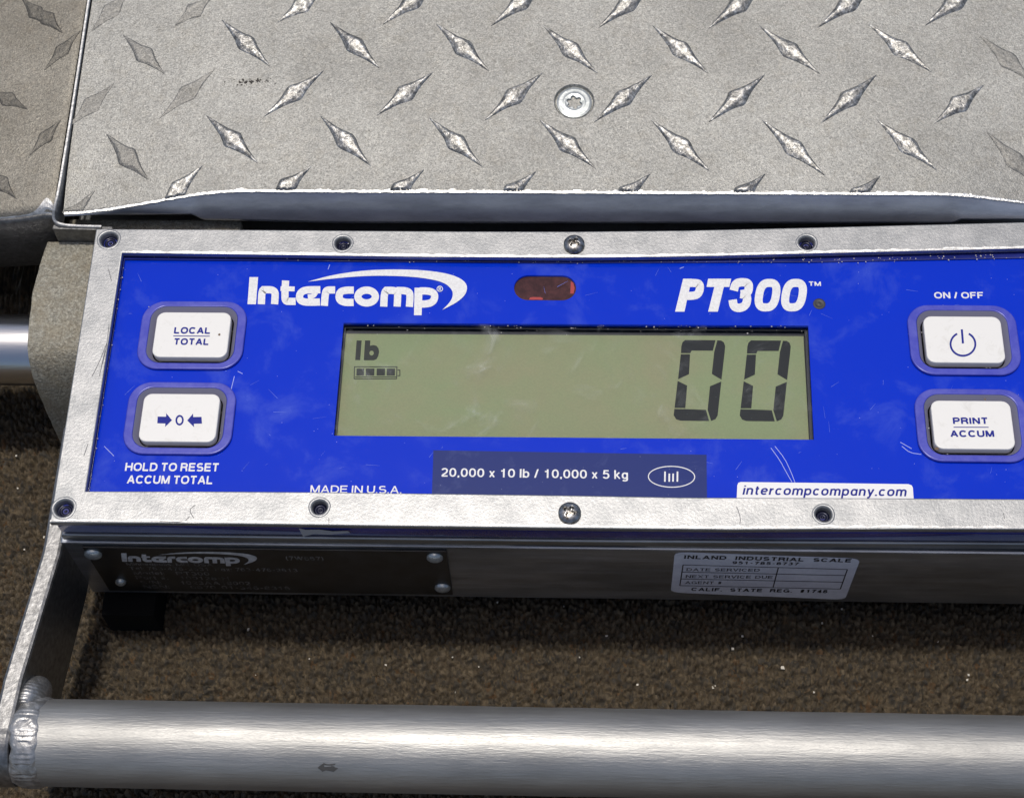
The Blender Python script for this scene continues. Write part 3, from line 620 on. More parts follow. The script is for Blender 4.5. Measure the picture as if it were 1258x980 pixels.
# ---- maker's lettering
S = 36
logo = [([(67, 83), (57, 218), (99, 218), (110, 83)], None, False),
        (smooth_path([(126, 218), (129, 146), (150, 146), (178, 146), (194, 156), (195, 175), (192, 218)]), S, False),
        (smooth_path([(247, 100), (243, 175), (246, 203), (268, 204), (297, 204)]), S, False), ([(222, 140), (292, 142)], 24, False),
        (smooth_path([(418, 207), (385, 208), (340, 208), (316, 196), (317, 165), (340, 148), (380, 146), (420, 146)]), S, False),
        (smooth_path([(398, 140), (398, 160), (385, 178), (358, 181)]), 24, False),
        (smooth_path([(440, 226), (444, 172), (450, 148), (475, 147), (494, 147)]), S, False),
        (smooth_path([(586, 209), (545, 210), (518, 200), (512, 178), (520, 156), (545, 148), (587, 148)]), S, False),
        (smooth_path([(651+45*math.cos(t), 180+33*math.sin(t)) for t in np.linspace(0, 2*math.pi, 13)[:-1]], 2, True), S, True),
        (smooth_path([(736, 230), (740, 149), (765, 149), (790, 150), (805, 158), (806, 178), (803, 230)]), S, False),
        (smooth_path([(800, 150), (840, 150), (864, 158), (868, 178), (864, 231)]), S, False),
        ([(890, 136), (930, 137), (925, 273), (887, 273)][::-1], None, False),
        (smooth_path([(915, 152), (960, 152), (986, 162), (992, 182), (982, 206), (955, 217), (912, 217)]), S, False)]
sw_o = smooth_path([(358, 106), (480, 72), (640, 49), (800, 44), (960, 50), (1085, 72), (1150, 110), (1152, 160), (1110, 205), (1028, 247)])
sw_i = smooth_path([(358, 106), (500, 88), (660, 76), (800, 77), (930, 86), (1035, 108), (1078, 145), (1082, 180), (1062, 215), (1028, 247)])
assert len(sw_o) == len(sw_i)
for k in range(len(sw_o)-1):
    q = [sw_o[k], sw_o[k+1], sw_i[k+1], sw_i[k]]
    if k == 0: q = q[:3]
    if k == len(sw_o)-2: q = [sw_o[k], sw_o[k+1], sw_i[k]]
    logo.append((q[::-1], None, False))
reg = [([(1016+14*math.cos(t), 142+13*math.sin(t)) for t in np.linspace(0, 2*math.pi, 19)[:-1]], 3.4, True), ([(1011, 150), (1011, 134), (1020, 136), (1020, 142), (1012, 143), (1021, 150)], 3, False)]
link('maker_logo', strokes(logo+reg, cz(4.058, 290, 320, ZT), (0, 0, .002)), m_white, panel, tuple(onz(430, 365, ZT)))
def zero(cx): return ([(cx+(190-(190+ry))*.16*1 + rx, 190+ry) for rx, ry in [(46*math.copysign(abs(math.cos(t))**.7, math.cos(t)), 67*math.copysign(abs(math.sin(t))**.75, math.sin(t))) for t in np.linspace(0, 2*math.pi, 41)[:-1]]], 44, True)
mod = [([(175, 100), (131, 280), (182, 280), (222, 100)], None, False),
       (smooth_path([(192, 123), (240, 123), (265, 128), (268, 155), (256, 186), (228, 194), (176, 194)]), 44, False),
       ([(312, 100), (303, 145), (428, 145), (438, 100)], None, False), ([(346, 144), (312, 280), (365, 280), (398, 144)], None, False),
       (smooth_path([(452, 165), (462, 125), (500, 118), (532, 124), (536, 150), (528, 178), (492, 186)]), 46, False),
       (smooth_path([(488, 184), (520, 188), (527, 212), (518, 246), (486, 262), (452, 254), (446, 215)]), 46, False), zero(637), zero(782)]
link('model_name', strokes(mod, cz(4.457, 800, 320, ZT), (0, 0, .003)), m_white, panel, tuple(onz(910, 365, ZT)))
put_text('TM', 994, 1008.7, 351.2, 351.4, 5.4, panel, ZT, bold=.2)
# long pale scratches
for pts in ([(947, 550), (958, 565), (966, 580), (973, 592)], [(952, 548), (964, 563), (972, 580), (978, 596)], [(1108, 548), (1118, 556), (1132, 558)], [(1106, 543), (1120, 551)], [(128, 548), (140, 560)], [(288, 462), (284, 478)], [(292, 456), (298, 459)],
            [(835, 330), (840, 328)], [(405, 325), (403, 331)]):
    line_mark([(smooth_path(pts, 1), .7, False)], panel, ZT-.02, plain('scratch', (.35, .42, .8), .5), 'scratch')

V = []; F = []
for k in range(90):
    u, v = random.uniform(150, 1250), random.uniform(330, 600); c = onz(u, v, ZP+.03); a_ = random.gauss(.9, .7); l_ = random.uniform(.8, 4.5); w_ = random.uniform(.03, .07); b = len(V)
    dx, dy = math.cos(a_), math.sin(a_); x0, y0, x1, y1 = c[0], c[1], c[0]+dx*l_, c[1]+dy*l_
    if lc[1][0]-2 < x1 < lc[2][0]+2 and lc[1][1]-2 < y1 < lc[0][1]+2 or lc[1][0]-2 < x0 < lc[2][0]+2 and lc[1][1]-2 < y0 < lc[0][1]+2: continue
    if any(bx0-2.2 < q < bx1+2.2 and by0-2 < r < by1+2.4 for bx0, bx1, by0, by1 in btn.values() for q, r in ((x0, y0), (x1, y1), ((x0+x1)/2, (y0+y1)/2))): continue
    z = ZP+.03; V += [(x0-dy*w_, y0+dx*w_, z), (x0+dy*w_, y0-dx*w_, z), (x1+dy*w_*.4, y1-dx*w_*.4, z), (x1-dy*w_*.4, y1+dx*w_*.4, z)]; F.append((b, b+1, b+2, b+3))
link('hairline_scratches', mesh(V, F), plain('hairline', (.09, .16, .62), .5), panel, (150, -40, ZP), kind='stuff')
# ---- front face: nameplate and service sticker
def PF(u, v, d=0.): return ony(u, v, YF-d)
TH = .9
npv = [PF(100.6, 671.5, TH), PF(548, 678.5, TH), PF(556.7, 731, TH), PF(134, 725, TH)]
xa, xb = (npv[0][0]+npv[3][0])/2, (npv[1][0]+npv[2][0])/2; za, zb = (npv[2][2]+npv[3][2])/2, (npv[0][2]+npv[1][2])/2
npl = link('nameplate', box(xa, xb, YF-TH, YF-.0, za, zb, .25), m_name, root, ((xa+xb)/2, YF-TH/2, (za+zb)/2))
def logo_np(x, y):
    return PF(146.5+(x-57)/(1150-57)*167+ (y-44)*.02, 676.2+(y-44)/229*17.5+(x-57)/1093*1.5, TH+.04)
link('maker_logo', strokes([l for l in logo], logo_np, (0, -.002, 0)), m_nlogo, npl, tuple(logo_np(600, 150)))
def face_text(s, u0, u1, v0, v1, cap_px, d, mat, parent, bold=.15, name='lettering', spacing=1., serif=False):
    A = PF(u0, v0, d); B = PF(u1, v1, d); Mi = PF((u0+u1)/2, (v0+v1)/2, d); T = PF((u0+u1)/2, (v0+v1)/2-cap_px, d)
    me = text_on(s, A, B, T[2]-Mi[2], (0, 0, 1), bold, 0, spacing, serif); return link(name, me, mat, parent, tuple((A+B)/2))
D = TH+.04
face_text('(7W667)', 352, 398, 687.8, 688.4, 4.8, D, m_ntext, npl)
face_text('Minneapolis, MN  USA', 156, 262, 694, 695.2, 3.4, D, m_ntext, npl)
face_text('Tel: 763-476-2531  Fax: 763-476-2613', 160, 366, 699.6, 702.2, 3.9, D, m_ntext, npl)
face_text('Model:    PT300', 165, 258, 705.4, 706.4, 4., D, m_ntext, npl)
face_text('Part #:    100128-H', 168, 282, 711, 712.2, 4., D, m_ntext, npl)
face_text('S/N:       1023AA18002', 174, 308, 717, 718.2, 4., D, m_ntext, npl)
face_text('NSN:       6670-01-346-8316', 177, 357, 722.2, 724.2, 4., D, m_ntext, npl)
for u, v, r in ((114, 683, 2.7), (148, 716.5, 1.7), (534, 687, 2.5), (543.5, 724, 2.5)):
    c = PF(u, v, TH+.9); 
    link('rivet', heightdisc((c[0], YF-TH-.2, c[2]), r, lambda a, b, r=r: 1.5*math.sqrt(max(0, 1-.9*(a*a+b*b)/r/r)), 14, 1.6, 'y'), m_zinc, npl, (c[0], YF-TH, c[2]))
sv = [PF(829, 678), PF(1057, 686), PF(1038, 736), PF(824, 727)]
sx0, sx1 = (sv[0][0]+sv[3][0])/2, (sv[1][0]+sv[2][0])/2
# sticker as a rounded plate in the x-z plane, tilted a hair like in the photo
def sticker_loop():
    L = rrect(0, 1, 0, 1, .07, 4); out = []
    for s, t in L:
        p = (np.array(sv[0])*(1-s)+np.array(sv[1])*s)*t + (np.array(sv[3])*(1-s)+np.array(sv[2])*s)*(1-t); out.append(p)
    return out
sl_ = sticker_loop(); n = len(sl_)
V = [(p[0], YF-.12, p[2]) for p in sl_]+[(p[0], YF-.005, p[2]) for p in sl_]
stk = link('service_sticker', mesh(V, [tuple(range(n))[::-1]]+[(i, (i+1) % n, n+(i+1) % n, n+i) for i in range(n)]), m_sticker, root, ((sx0+sx1)/2, YF, -33))
D = .16
k = lambda x, y: (800+x/4.493, 660+y/4.493)
def st(s, x0, x1, y0, y1, cap_, bold=.15): face_text(s, *[k(x0, 0)[0], k(x1, 0)[0]], k(0, y0)[1], k(0, y1)[1], cap_/4.493, D, m_sink, stk, bold, spacing=1.6, serif=True)
st('INLAND  INDUSTRIAL  SCALE', 180, 1100, 117, 137, 20, .22); st('951-785-8737', 447, 815, 146, 153, 15, .2)
st('DATE SERVICED', 192, 597, 184, 187, 15); st('NEXT SERVICE DUE', 188, 668, 222, 226, 15); st('AGENT #', 185, 385, 255, 257, 14)
st('CALIF.  STATE  REG.  #1746', 220, 970, 294, 306, 18, .22)
gl = [([(176, 151), (1083, 176), (1044, 283), (158, 265)], 4, True), ([(170, 190), (1072, 209)], 3, False), ([(164, 228), (1058, 246)], 3, False), ([(702, 165), (673, 274)], 6, False)]
gl = [([(176, 151), (1083, 176)], 3, False), ([(158, 265), (1044, 284)], 3, False), ([(176, 151), (158, 265)], 6, False), ([(1083, 176), (1044, 284)], 6, False)]+gl[1:]
link('table_grid', strokes(gl, lambda x, y: PF(*k(x, y), D), (0, -.003, 0)), m_sink, stk, tuple(PF(*k(600, 220))))

# ---- rubber foot, handle
link('rubber_foot', box(-2., 15.5, -107, -72, -72.5, -57.5, 1.), m_black, root, (18, -90, -64))
link('rubber_foot', box(286, 303., -90, -66, -72.5, -56.3, 1.), m_black, root, (285, -90, -64))
BY, BZ, BR = -158.2, -28.2, 12.7
def tube(x0, x1, y, z, r, rough=.0, nx=240, tilt=0., n=64, y1=None):
    xs = np.linspace(x0, x1, nx); th = np.linspace(0, 2*math.pi, n+1)
    A, T = np.meshgrid(xs, th, indexing='ij'); rr = r + rough*(vnoise(A/6, np.cos(T)*r/6+np.sin(T)*3, 3)-.5)
    tt = (A-x0)/(x1-x0)
    return np.stack([A, y+(0 if y1 is None else (y1-y)*tt)+rr*np.cos(T), z+rr*np.sin(T)+tilt*(A-x0)], 2)
link('handle_bar', grid(tube(-8.5, 309.5, BY, BZ, BR, .12, 260, 0, 72, BY-.6)), m_bar, root, (150, BY, BZ))
# arm: top edge runs out and away from the box, deeper at the bar; its end wraps the bar
def arm(sgn, ox, name):
    pts = [(-4.6, -97.0, -16.2, -47), (-5.4, -110, -16.1, -49), (-9.4, -143, -15.7, -54.5)]
    P = []; W = 6.0
    ys = np.linspace(-97, -BY*-1-0, 2)
    prof = []
    for t in np.linspace(0, 1, 26):
        y = -60 + t*(-143+60); xr = -4.6+(-9.8+4.6)*max(0, (y+102)/(-143+102))
        zt = -16.2+.4*t; zb_ = -45-9*t; prof.append((y, xr, zt, zb_))
    for y in np.concatenate([np.linspace(-145, -158, 8), -158.2-(BR+.35)*np.sin(np.linspace(.08, 1., 22)*math.pi/2)]):
        dy = min(1., max(-1., (y-BY)/(BR+.4))); c_ = (BR+.4)*math.sqrt(max(0, 1-dy*dy))
        zt = -15.8+.32*min(1., (-143-y)/14) if y > BY else BZ+c_
        zb_ = (-54 + 14*max(0, (-145-y))/13) if y > BY else BZ-c_
        prof.append((y, -9.8-.05*(-143-y), zt, zb_ if zb_ < zt-.1 else zt-.1))
    rings = []
    for j, (y, xr, zt, zb_) in enumerate(prof):
        xl = xr-W; b = min(1.1, max(.05, (zt-zb_)/3))
        ring = [(xr-b, zt), (xr-.3*b, zt-.3*b), (xr, zt-b), (xr, zb_+b), (xr-b, zb_), (xl+b, zb_), (xl, zb_+b), (xl, zt-b), (xl+.3*b, zt-.3*b), (xl+b, zt)]
        rings.append([(ox+sgn*x, y, z) for x, z in ring+[ring[0]]])
    me = grid(np.array(rings), False); bm = bmesh.new(); bm.from_mesh(me); bmesh.ops.remove_doubles(bm, verts=bm.verts, dist=1e-3)
    bmesh.ops.holes_fill(bm, edges=[e for e in bm.edges if e.is_boundary], sides=20); bmesh.ops.recalc_face_normals(bm, faces=bm.faces); bm.to_mesh(me); bm.free()
    return link(name, me, m_arm, root, (ox+sgn*-10, -110, -40))
arm(1, 0, 'handle_arm'); arm(-1, 301, 'handle_arm')
# weld bead: overlapping ripples round the bar against the arm
def weld(xc, sgn):
    N = 260; M_ = 22; P = np.zeros((N, M_+1, 3))
    for i in range(N):
        t = i/(N-1); a0 = -80+t*270
        for j in range(M_+1):
            q = j/M_*2-1; aa = math.radians(a0+9*(1-q*q))
            ph = (a0+9*(1-q*q)*1.6)/9.5+.35*math.sin(a0*.21); rip = (ph-math.floor(ph))**.5
            wdt = 4.2+.35*math.sin(a0*.09)+.2*math.sin(a0*.31); rad = BR+.05+(.42+.34*rip)*(1-abs(q)**2.6)-.35*abs(q)**6
            P[i, j] = (xc+sgn*q*wdt+.4*math.sin(a0*.07), BY+rad*math.cos(aa), BZ+rad*math.sin(aa))
    return link('weld_bead', grid(P), m_weld, root, (xc, BY, BZ))
weld(-7.0, 1); weld(308, -1)
# the round lump of weld where bar and arm meet
lc_ = onz(41, 853, -25); Pw = []
for i in range(70):
    a_ = math.pi*i/69; row = []
    for j in range(49):
        b_ = 2*math.pi*j/48; ph = (a_*5.5+.5*math.sin(b_)); rp = 1+.05*(ph-math.floor(ph))**.5
        row.append((lc_[0]+4.6*rp*math.sin(a_)*math.cos(b_)+.5*math.cos(a_), lc_[1]+6.3*rp*math.cos(a_), lc_[2]+7.0*rp*math.sin(a_)*math.sin(b_)-3.5*math.cos(a_)))
    Pw.append(row)
link('weld_lump', grid(np.array(Pw)), m_weld, root, tuple(lc_))
c = onz(403, 943, BZ+9)
ns = [(-3, 0), (-1.2, 1.1), (0, .8), (2.2, 1.0), (1.9, .2), (3, -.1), (1.6, -.9), (-.6, -.6), (-1.6, -.9)]
V = []
for x, y in ns:
    yy = c[1]+y*1.0; V.append((c[0]+x, yy, BZ+math.sqrt((BR+.16)**2-(yy-BY)**2)))
link('dark_nick', mesh(V, [tuple(range(len(V)))[::-1]]), plain('nick_dirt', (.06, .06, .06), .7), root, tuple(c))

# ============================================================ platform
TILT = math.radians(6); PN = np.array([0, -math.sin(TILT), math.cos(TILT)]); PO = np.array([0., 16.4, 5.]); TD = np.array([0, math.cos(TILT), math.sin(TILT)])
SCW = onplane(705.5, 124.5, PN, PO); sc_x = SCW[0]; sc_t = np.dot(SCW-PO, TD)
def drop(x, t):
    l = sstep(44, -20, x); r = sstep(262, 318, x)
    return -(4.5*l*np.exp(-np.maximum(t, 0)/16) + 4.5*r*np.exp(-np.maximum(t, 0)/22))
def ext(x, t):
    return -(6.2*sstep(44, -18, x) + 1.2*sstep(270, 300, x))*np.exp(-np.maximum(t, 0)/22)
def surf(x, t, h=0.):
    """point of the tread surface: x across, t away from the front edge, h out of it"""
    x = np.asarray(x, float); t = np.asarray(t, float)
    z0 = drop(x, t) + .22*(vnoise(x/40, t/40, 4)-.5)
    return np.stack(np.broadcast_arrays(x+PN[0]*h, PO[1]+TD[1]*t+PN[1]*h+ext(x, t), PO[2]+TD[2]*t+PN[2]*h+z0), -1)
gl_ = np.array([-17.3+.0*0, 0])
_a, _b = onplane(113.5, 0, PN, PO), onplane(77.5, 230, PN, PO); _ta, _tb = np.dot(_a-PO, TD), np.dot(_b-PO, TD)
def xgroove(t): return _b[0] + (t-_tb)*(_a[0]-_b[0])/(_ta-_tb)        # the side of the platform, as a line across t
xs = sorted(set(np.round(np.concatenate([np.linspace(0, 1, 150), (sc_x+np.linspace(-7.5, 7.5, 61)+17)/337]), 5)))
ts = sorted(set(np.round(np.concatenate([np.array([0, .15, .3, .5, .8, 1.2]), np.linspace(2, 250, 120), sc_t+np.linspace(-7.5, 7.5, 61)]), 4)))
U, T = np.meshgrid(np.array(xs), np.array(ts), indexing='ij'); XX = xgroove(T)*(1-U)+320*U
rs = np.hypot(XX-sc_x, T-sc_t); pit = -1.25*sstep(6.55, 6.3, rs) - .0
burr = (.35*vnoise(XX/1.6, T*0, 3)+.15*vnoise(XX/.6, T*0, 5))*np.exp(-T/.5) - .55*np.clip(1-T/.6, 0, 1)**2
Pm = surf(XX, T, pit+burr); Pm[:, 0, 1] += .25*(vnoise(XX[:, 0]/2.3, XX[:, 0]*0, 9)-.5)
tread = link('tread_plate', grid(Pm), m_tread, root, (150, 120, 10))
# countersunk screw
def torx(a, b):
    q = math.hypot(a, b); t = math.atan2(b, a)+.35; R_ = 2.15+.42*math.cos(6*t)
    z = .1*math.exp(-((q-3.3)/.5)**2); z -= 2.4*(1-min(1, max(0, (q-R_+.25)/.3))); return z-.25*max(0, q-5.1)
me = heightdisc((0, 0, 0), 5.85, torx, 60, 1.0); me.transform(Matrix.Rotation(TILT, 4, 'X'))
c = surf(sc_x, sc_t, -.5); me.transform(Matrix.Translation(Vector(c)))
link('countersunk_screw', me, m_zinc, root, tuple(c), label='flat zinc screw with star socket set in the tread plate')

def lug(parent, mapper, cx, ct, ang, L=14.5, Wd=3.5, h=1.5, worn=0., name='raised_diamond', mat=None, seed=0):
    nu, nv = 34, 15; u = np.linspace(-1, 1, nu); v = np.linspace(-1, 1, nv); Ug, Vg = np.meshgrid(u, v, indexing='ij')
    half = Wd*(.76*(1-np.abs(Ug)) + .30*np.exp(-(np.abs(Ug-.04)/.30)**2)*(1-np.abs(Ug))) + .04
    a = Ug*L; b = Vg*half*(1+.10*(vnoise(Ug*7+seed, Vg*0+seed, 2)-.5))
    sh_ = .30+.10*np.sin(Ug*5+seed); prof = np.clip(np.where(Vg > sh_, (1-Vg)/(1-sh_), (1+Vg)/(1+sh_)), 0, 1); prof = np.where(prof < .5, prof*1.45, .725+(prof-.5)*.55)
    hh = h*(half/Wd)**.7*prof
    top = h*(.80-.62*worn); hh = np.minimum(hh, top + .0)
    hh = hh*(1-worn*.5) + (.22-.05*worn)*(vnoise(a/1.1+seed*3, b/1.1+seed, 4)-.5)*(prof > .05)*(hh > .25)
    hh = np.where(np.abs(Vg) > .99, -.25, hh); hh = np.where(np.abs(Ug) > .995, -.2, hh)
    ca, sa = math.cos(ang), math.sin(ang); x = cx+a*ca-b*sa; t = ct+a*sa+b*ca
    P = mapper(x, t, hh)
    return link(name, grid(P), mat or (m_dull if worn > .42 else m_lug), parent, tuple(mapper(cx, ct, 0.)))
def xt(u, v):
    p = onplane(u, v, PN, PO); return p[0], np.dot(p-PO, TD)
def lug_px(u0, v0, u1, v1, worn=0., h=1.5, **k):
    (xa, ta), (xb, tb) = xt(u0, v0), xt(u1, v1); L = math.hypot(xb-xa, tb-ta)/2
    lug(tread, surf, (xa+xb)/2, (ta+tb)/2, math.atan2(tb-ta, xb-xa), L=L*1.05, worn=worn, h=h, seed=u0*.37, **k)
back = [(151.5, 42, 202, 89, .5), (273, 25, 332, 82, .15), (406, 28, 466, 84, 0), (536, 29.5, 601.7, 88, 0), (667.5, 32, 734, 90, 0), (802, 32, 870, 90, 0), (934, 33, 1006.5, 90.5, 0), (1068, 31, 1144.5, 89, .1), (1203, 43, 1274, 104, .55),
        (131, 157, 182, 210, .5), (254, 141.5, 316.6, 200.5, .1), (394, 143, 455.5, 204, 0), (528, 145.5, 592.5, 205, 0), (663, 147.5, 731.5, 207, 0), (800, 147.5, 872, 210.5, 0), (936, 147.5, 1013, 215.5, 0), (1078, 148, 1150.5, 209, .05), (1213, 161, 1280, 223, .5)]
fwd = [(215, 31, 262, -5, .75), (342, 27, 398, -12, .2), (470.5, 30, 541, -24, 0), (603.6, 32, 674, -24, 0), (734, 35, 806, -22, 0), (870, 35, 944, -22, 0), (1005, 34, 1078, -22, 0), (1136, 32, 1208, -24, .25),
       (197, 141.5, 263, 86, .85), (325, 143, 397.5, 87.5, 0), (463, 142, 532, 89, 0), (596, 147.5, 666, 90, 0), (730, 150, 800.6, 92.6, 0), (871, 150, 939, 92.6, 0), (1009, 151, 1076.5, 92.6, 0), (1148, 151.5, 1208.5, 104, .25),
       (112, 38, 160, -12, .9), (85, 148, 140, 100, .95)]
for q in back: lug_px(*q[:4], worn=q[4])
for q in fwd: lug_px(*q[:4], worn=q[4])
# the row that the front edge cuts through, and the rows beyond the top of the picture
for u, v, wn in ((251, 200, .3), (384, 204, .1), (522.7, 208, 0), (660, 210.5, 0), (800.6, 213, 0), (942, 213, 0), (1083, 215.5, .1), (118, 214, .8)):
    (xa, ta) = xt(u, v); L = 11.; ang = math.radians(45)
    x_c, t_c = xa-L*.72, ta-L*.70
    def cut(x, t, h):
        t2 = np.maximum(np.asarray(t, float), .12); h = np.where(np.asarray(t) < .12, -.3, h); return surf(x, t2, h)
    lug(tread, cut, x_c, t_c, ang, L=L, worn=wn, seed=u*.11)
pitch_x, pitch_t = 36.0, 36.5
xb0, tb0 = xt(560, -58+0)
for r in range(0, 4):
    for k in range(-4, 5):
        x = xt(569, 59)[0]+k*pitch_x; t = xt(569, 59)[1]+(r+1)*34.8
        if -8 < x < 312 and t < 240:
            lug(tread, surf, x, t, math.radians(-45), L=12.2, seed=k+r*3.3)
            if r: lug(tread, surf, x+pitch_x/2, t-17.4, math.radians(45), L=12.2, seed=k+r*2.1)
# dark scuff on the plate
V = []; F = []
for i in range(46):
    u = random.gauss(308, 15); v = random.gauss(101, 2.2)-(u-308)*.02; x, t = xt(u, v); r = random.uniform(.15, .5)*max(.2, 1-abs(u-308)/50); b = len(V)
    for q in range(6):
        a_ = q*math.pi/3; p = surf(x+r*math.cos(a_)*random.uniform(.5, 1.9), t+r*math.sin(a_)*random.uniform(.5, 1.5), .05+.002*i); V.append(p)
    F.append(tuple(range(b, b+6)))
link('dark_scuff', mesh(V, F), plain('scuff_dirt', (.05, .045, .04), .8), tread, tuple(surf(*xt(308, 101))))

# ---- front lip, hanging from the plate's edge
xl = np.linspace(float(xgroove(0))+.2, 319.5, 260); e = surf(xl, xl*0)
lpx = [(55, 267), (100, 264.5), (236, 263.5), (250, 270.5), (420, 274.5), (1170, 275), (1180, 270.5), (1258, 270), (1420, 270)]
yb_ = np.minimum(11.6, e[:, 1]-.25); zb_l = np.zeros_like(xl)
lb = np.array([ony(u, v, 11.6) for u, v in lpx]); vpx = np.interp(xl, lb[:, 0], [p[1] for p in lpx]); upx = np.interp(xl, lb[:, 0], [p[0] for p in lpx])
for i in range(len(xl)): zb_l[i] = ony(upx[i], vpx[i], yb_[i])[2]
zb_l += .15*vnoise(xl/5, xl*0, 4)
rows = []
for s in np.linspace(0, 1, 12):
    zt = e[:, 2]-.55; zl = np.minimum(zb_l, zt-.6); z = zt*(1-s)+zl*s
    y = (e[:, 1]-.35)*(1-s)+yb_*s - .35*math.sin(math.pi*s); rows.append(np.stack([xl, y, z], 1))
rows.append(rows[-1]+np.array([0, 2.0, .1])); rows.append(np.stack([xl, e[:, 1]+2.0, e[:, 2]-3], 1))
link('front_lip', grid(np.array(rows), True, True), m_lip, root, (150, 16, -4))
# bright torn edge between plate and lip
V = []
Pe = []
for k, (dy, dz) in enumerate(((.75, -.02), (.1, -.06), (-.42, -.2), (-.48, -.6))):
    nz = .35*(vnoise(xl*1.1, xl*0+k, 3)-.5); Pe.append(np.stack([xl, e[:, 1]+dy+nz*.6, e[:, 2]+dz+nz*.5+.12], 1))
link('worn_glint_edge', grid(np.array(Pe), False, True), m_edge, root, (150, 16, 4))

# ---- frame under the platform
link('frame_rail', box(-18.5, 320, 7.8, 40, -40, -19.5, 1.), m_body, root, (150, 20, -30))
link('inner_rail', box(-18, 40, 7.8, 14.8, -19.4, -9.5, .8), m_cast, root, (10, 11, -15))
c = onz(186, 271, -10.2); link('rail_screw', heightdisc((c[0], 11.2, -10.6), 3.6, lambda a, b: .6-.5*(math.hypot(a, b) < 1.5), 16, .5), m_screw, root, (c[0], 11.2, -10.5))
link('platform_core', box(-10, 318, 44, 262, -60, -3, 1.), m_body, root, (150, 150, -30))
# side rail: thin bright wall beside the groove, turning the corner at the front
srp = [onz(112.5, -6, 11.8), onz(93, 130, 6.5), onz(74, 235, 2.), onz(66.5, 264, -.4)]
path = [(-17.9-.028*80*1.0-3.5, 262), ]
def side(u, v, z): p = onz(u, v, z); return (p[0], p[1], z)
def onp(u, v, h=0.): p = onplane(u, v, PN, PO+PN*h); return (p[0], p[1], p[2])
ctr = [onp(109.6, 0, .1), onp(90, 130, .1), onp(73.2, 232, .1), side(67.2, 256, 3.0), side(65.4, 267, .6), side(68.5, 274, -1.), side(79, 277.3, -1.8), side(96, 278.6, -2.), side(125, 279.2, -2.)]
dirv = np.array(ctr[0])-np.array(ctr[1]); ctr = [tuple(np.array(ctr[0])+dirv*3.)]+ctr
ctr = smooth_path(ctr, 2)
rings = []
for i, p in enumerate(ctr):
    a_ = ctr[max(0, i-1)]; b_ = ctr[min(len(ctr)-1, i+1)]; d = np.array([b_[0]-a_[0], b_[1]-a_[1]]); d /= np.linalg.norm(d); nx_ = np.array([-d[1], d[0]])
    w_ = .5; prof = [(-w_, -9), (-w_, .45), (-w_+.2, .7), (w_-.2, .7), (w_, .45), (w_, -9)]
    rings.append([(p[0]+nx_[0]*o_, p[1]+nx_[1]*o_, p[2]+z_) for o_, z_ in prof])
link('side_rail', grid(np.array(rings), False), m_rail, root, (-18, 60, 5))
# corner bar with a dark front face
q = side(112, 281, -1.8)
link('corner_bar', hull_prism([(-20.4, 5.9), (-.5, 5.4), (-.5, 7.0), (-20.4, 7.6)], [-40, -40, -40, -40], [-2.2, -2.2, -2.2, -2.2], .35), m_apron, root, (-10, 9, -20))

# ---- sand-cast boss beside the bezel and its polished tube
def profile_solid(name, prof, x0s, x1s, mat, nx=24, rough=.35):
    """prof: (y,z) list; x extent may vary along it"""
    n = len(prof); P = np.zeros((n, nx, 3))
    for i, (y, z) in enumerate(prof):
        xs_ = np.linspace(x0s[i], x1s[i], nx); P[i, :, 0] = xs_; P[i, :, 1] = y; P[i, :, 2] = z
    nzv = vnoise(P[..., 0]/1.4+3, (P[..., 1]+P[..., 2])/1.4, 7)-.5; P[..., 2] += rough*nzv
    P[..., 0] += .25*(vnoise(P[..., 1]/2, P[..., 2]/2, 3)-.5)
    side0 = np.array([[P[i, 0], (P[i, 0][0]+1.0, P[i, 0][1], -66.)] for i in range(n)])
    me = grid(P, True); me2 = grid(side0, False)
    bm = bmesh.new(); bm.from_mesh(me); bm.from_mesh(me2); bmesh.ops.remove_doubles(bm, verts=bm.verts, dist=1e-3); bmesh.ops.recalc_face_normals(bm, faces=bm.faces)
    bm.to_mesh(me); bm.free(); return me
pr = [(5.8, -9.8), (0, -9.3), (-10, -9.2), (-20, -9.3), (-28, -9.4), (-33, -10.2), (-36.5, -12.5), (-39.3, -17), (-41.5, -24), (-43.2, -33), (-44.6, -43), (-46, -54), (-46.6, -66)]
pr = [tuple(p) for p in smooth_path(pr, 2)]
xleft = [float(np.interp(-y, [-7, 0, 14, 40, 46], [-23.8, -24.6, -25.6, -24.2, -23.6])) for y, z in pr]
link('cast_boss', profile_solid('b', pr, xleft, [-5.0]*len(pr), m_cast, 40), m_cast, root, (-15, -15, -30))
tcy = (onz(18, 370, -30)[1]+onz(18, 470, -30)[1])/2
link('cross_tube', grid(tube(-140, -22.5, -22.3, -33, 11.9, .0, 40, 0, 64)), m_tube, root, (-60, -22, -33))

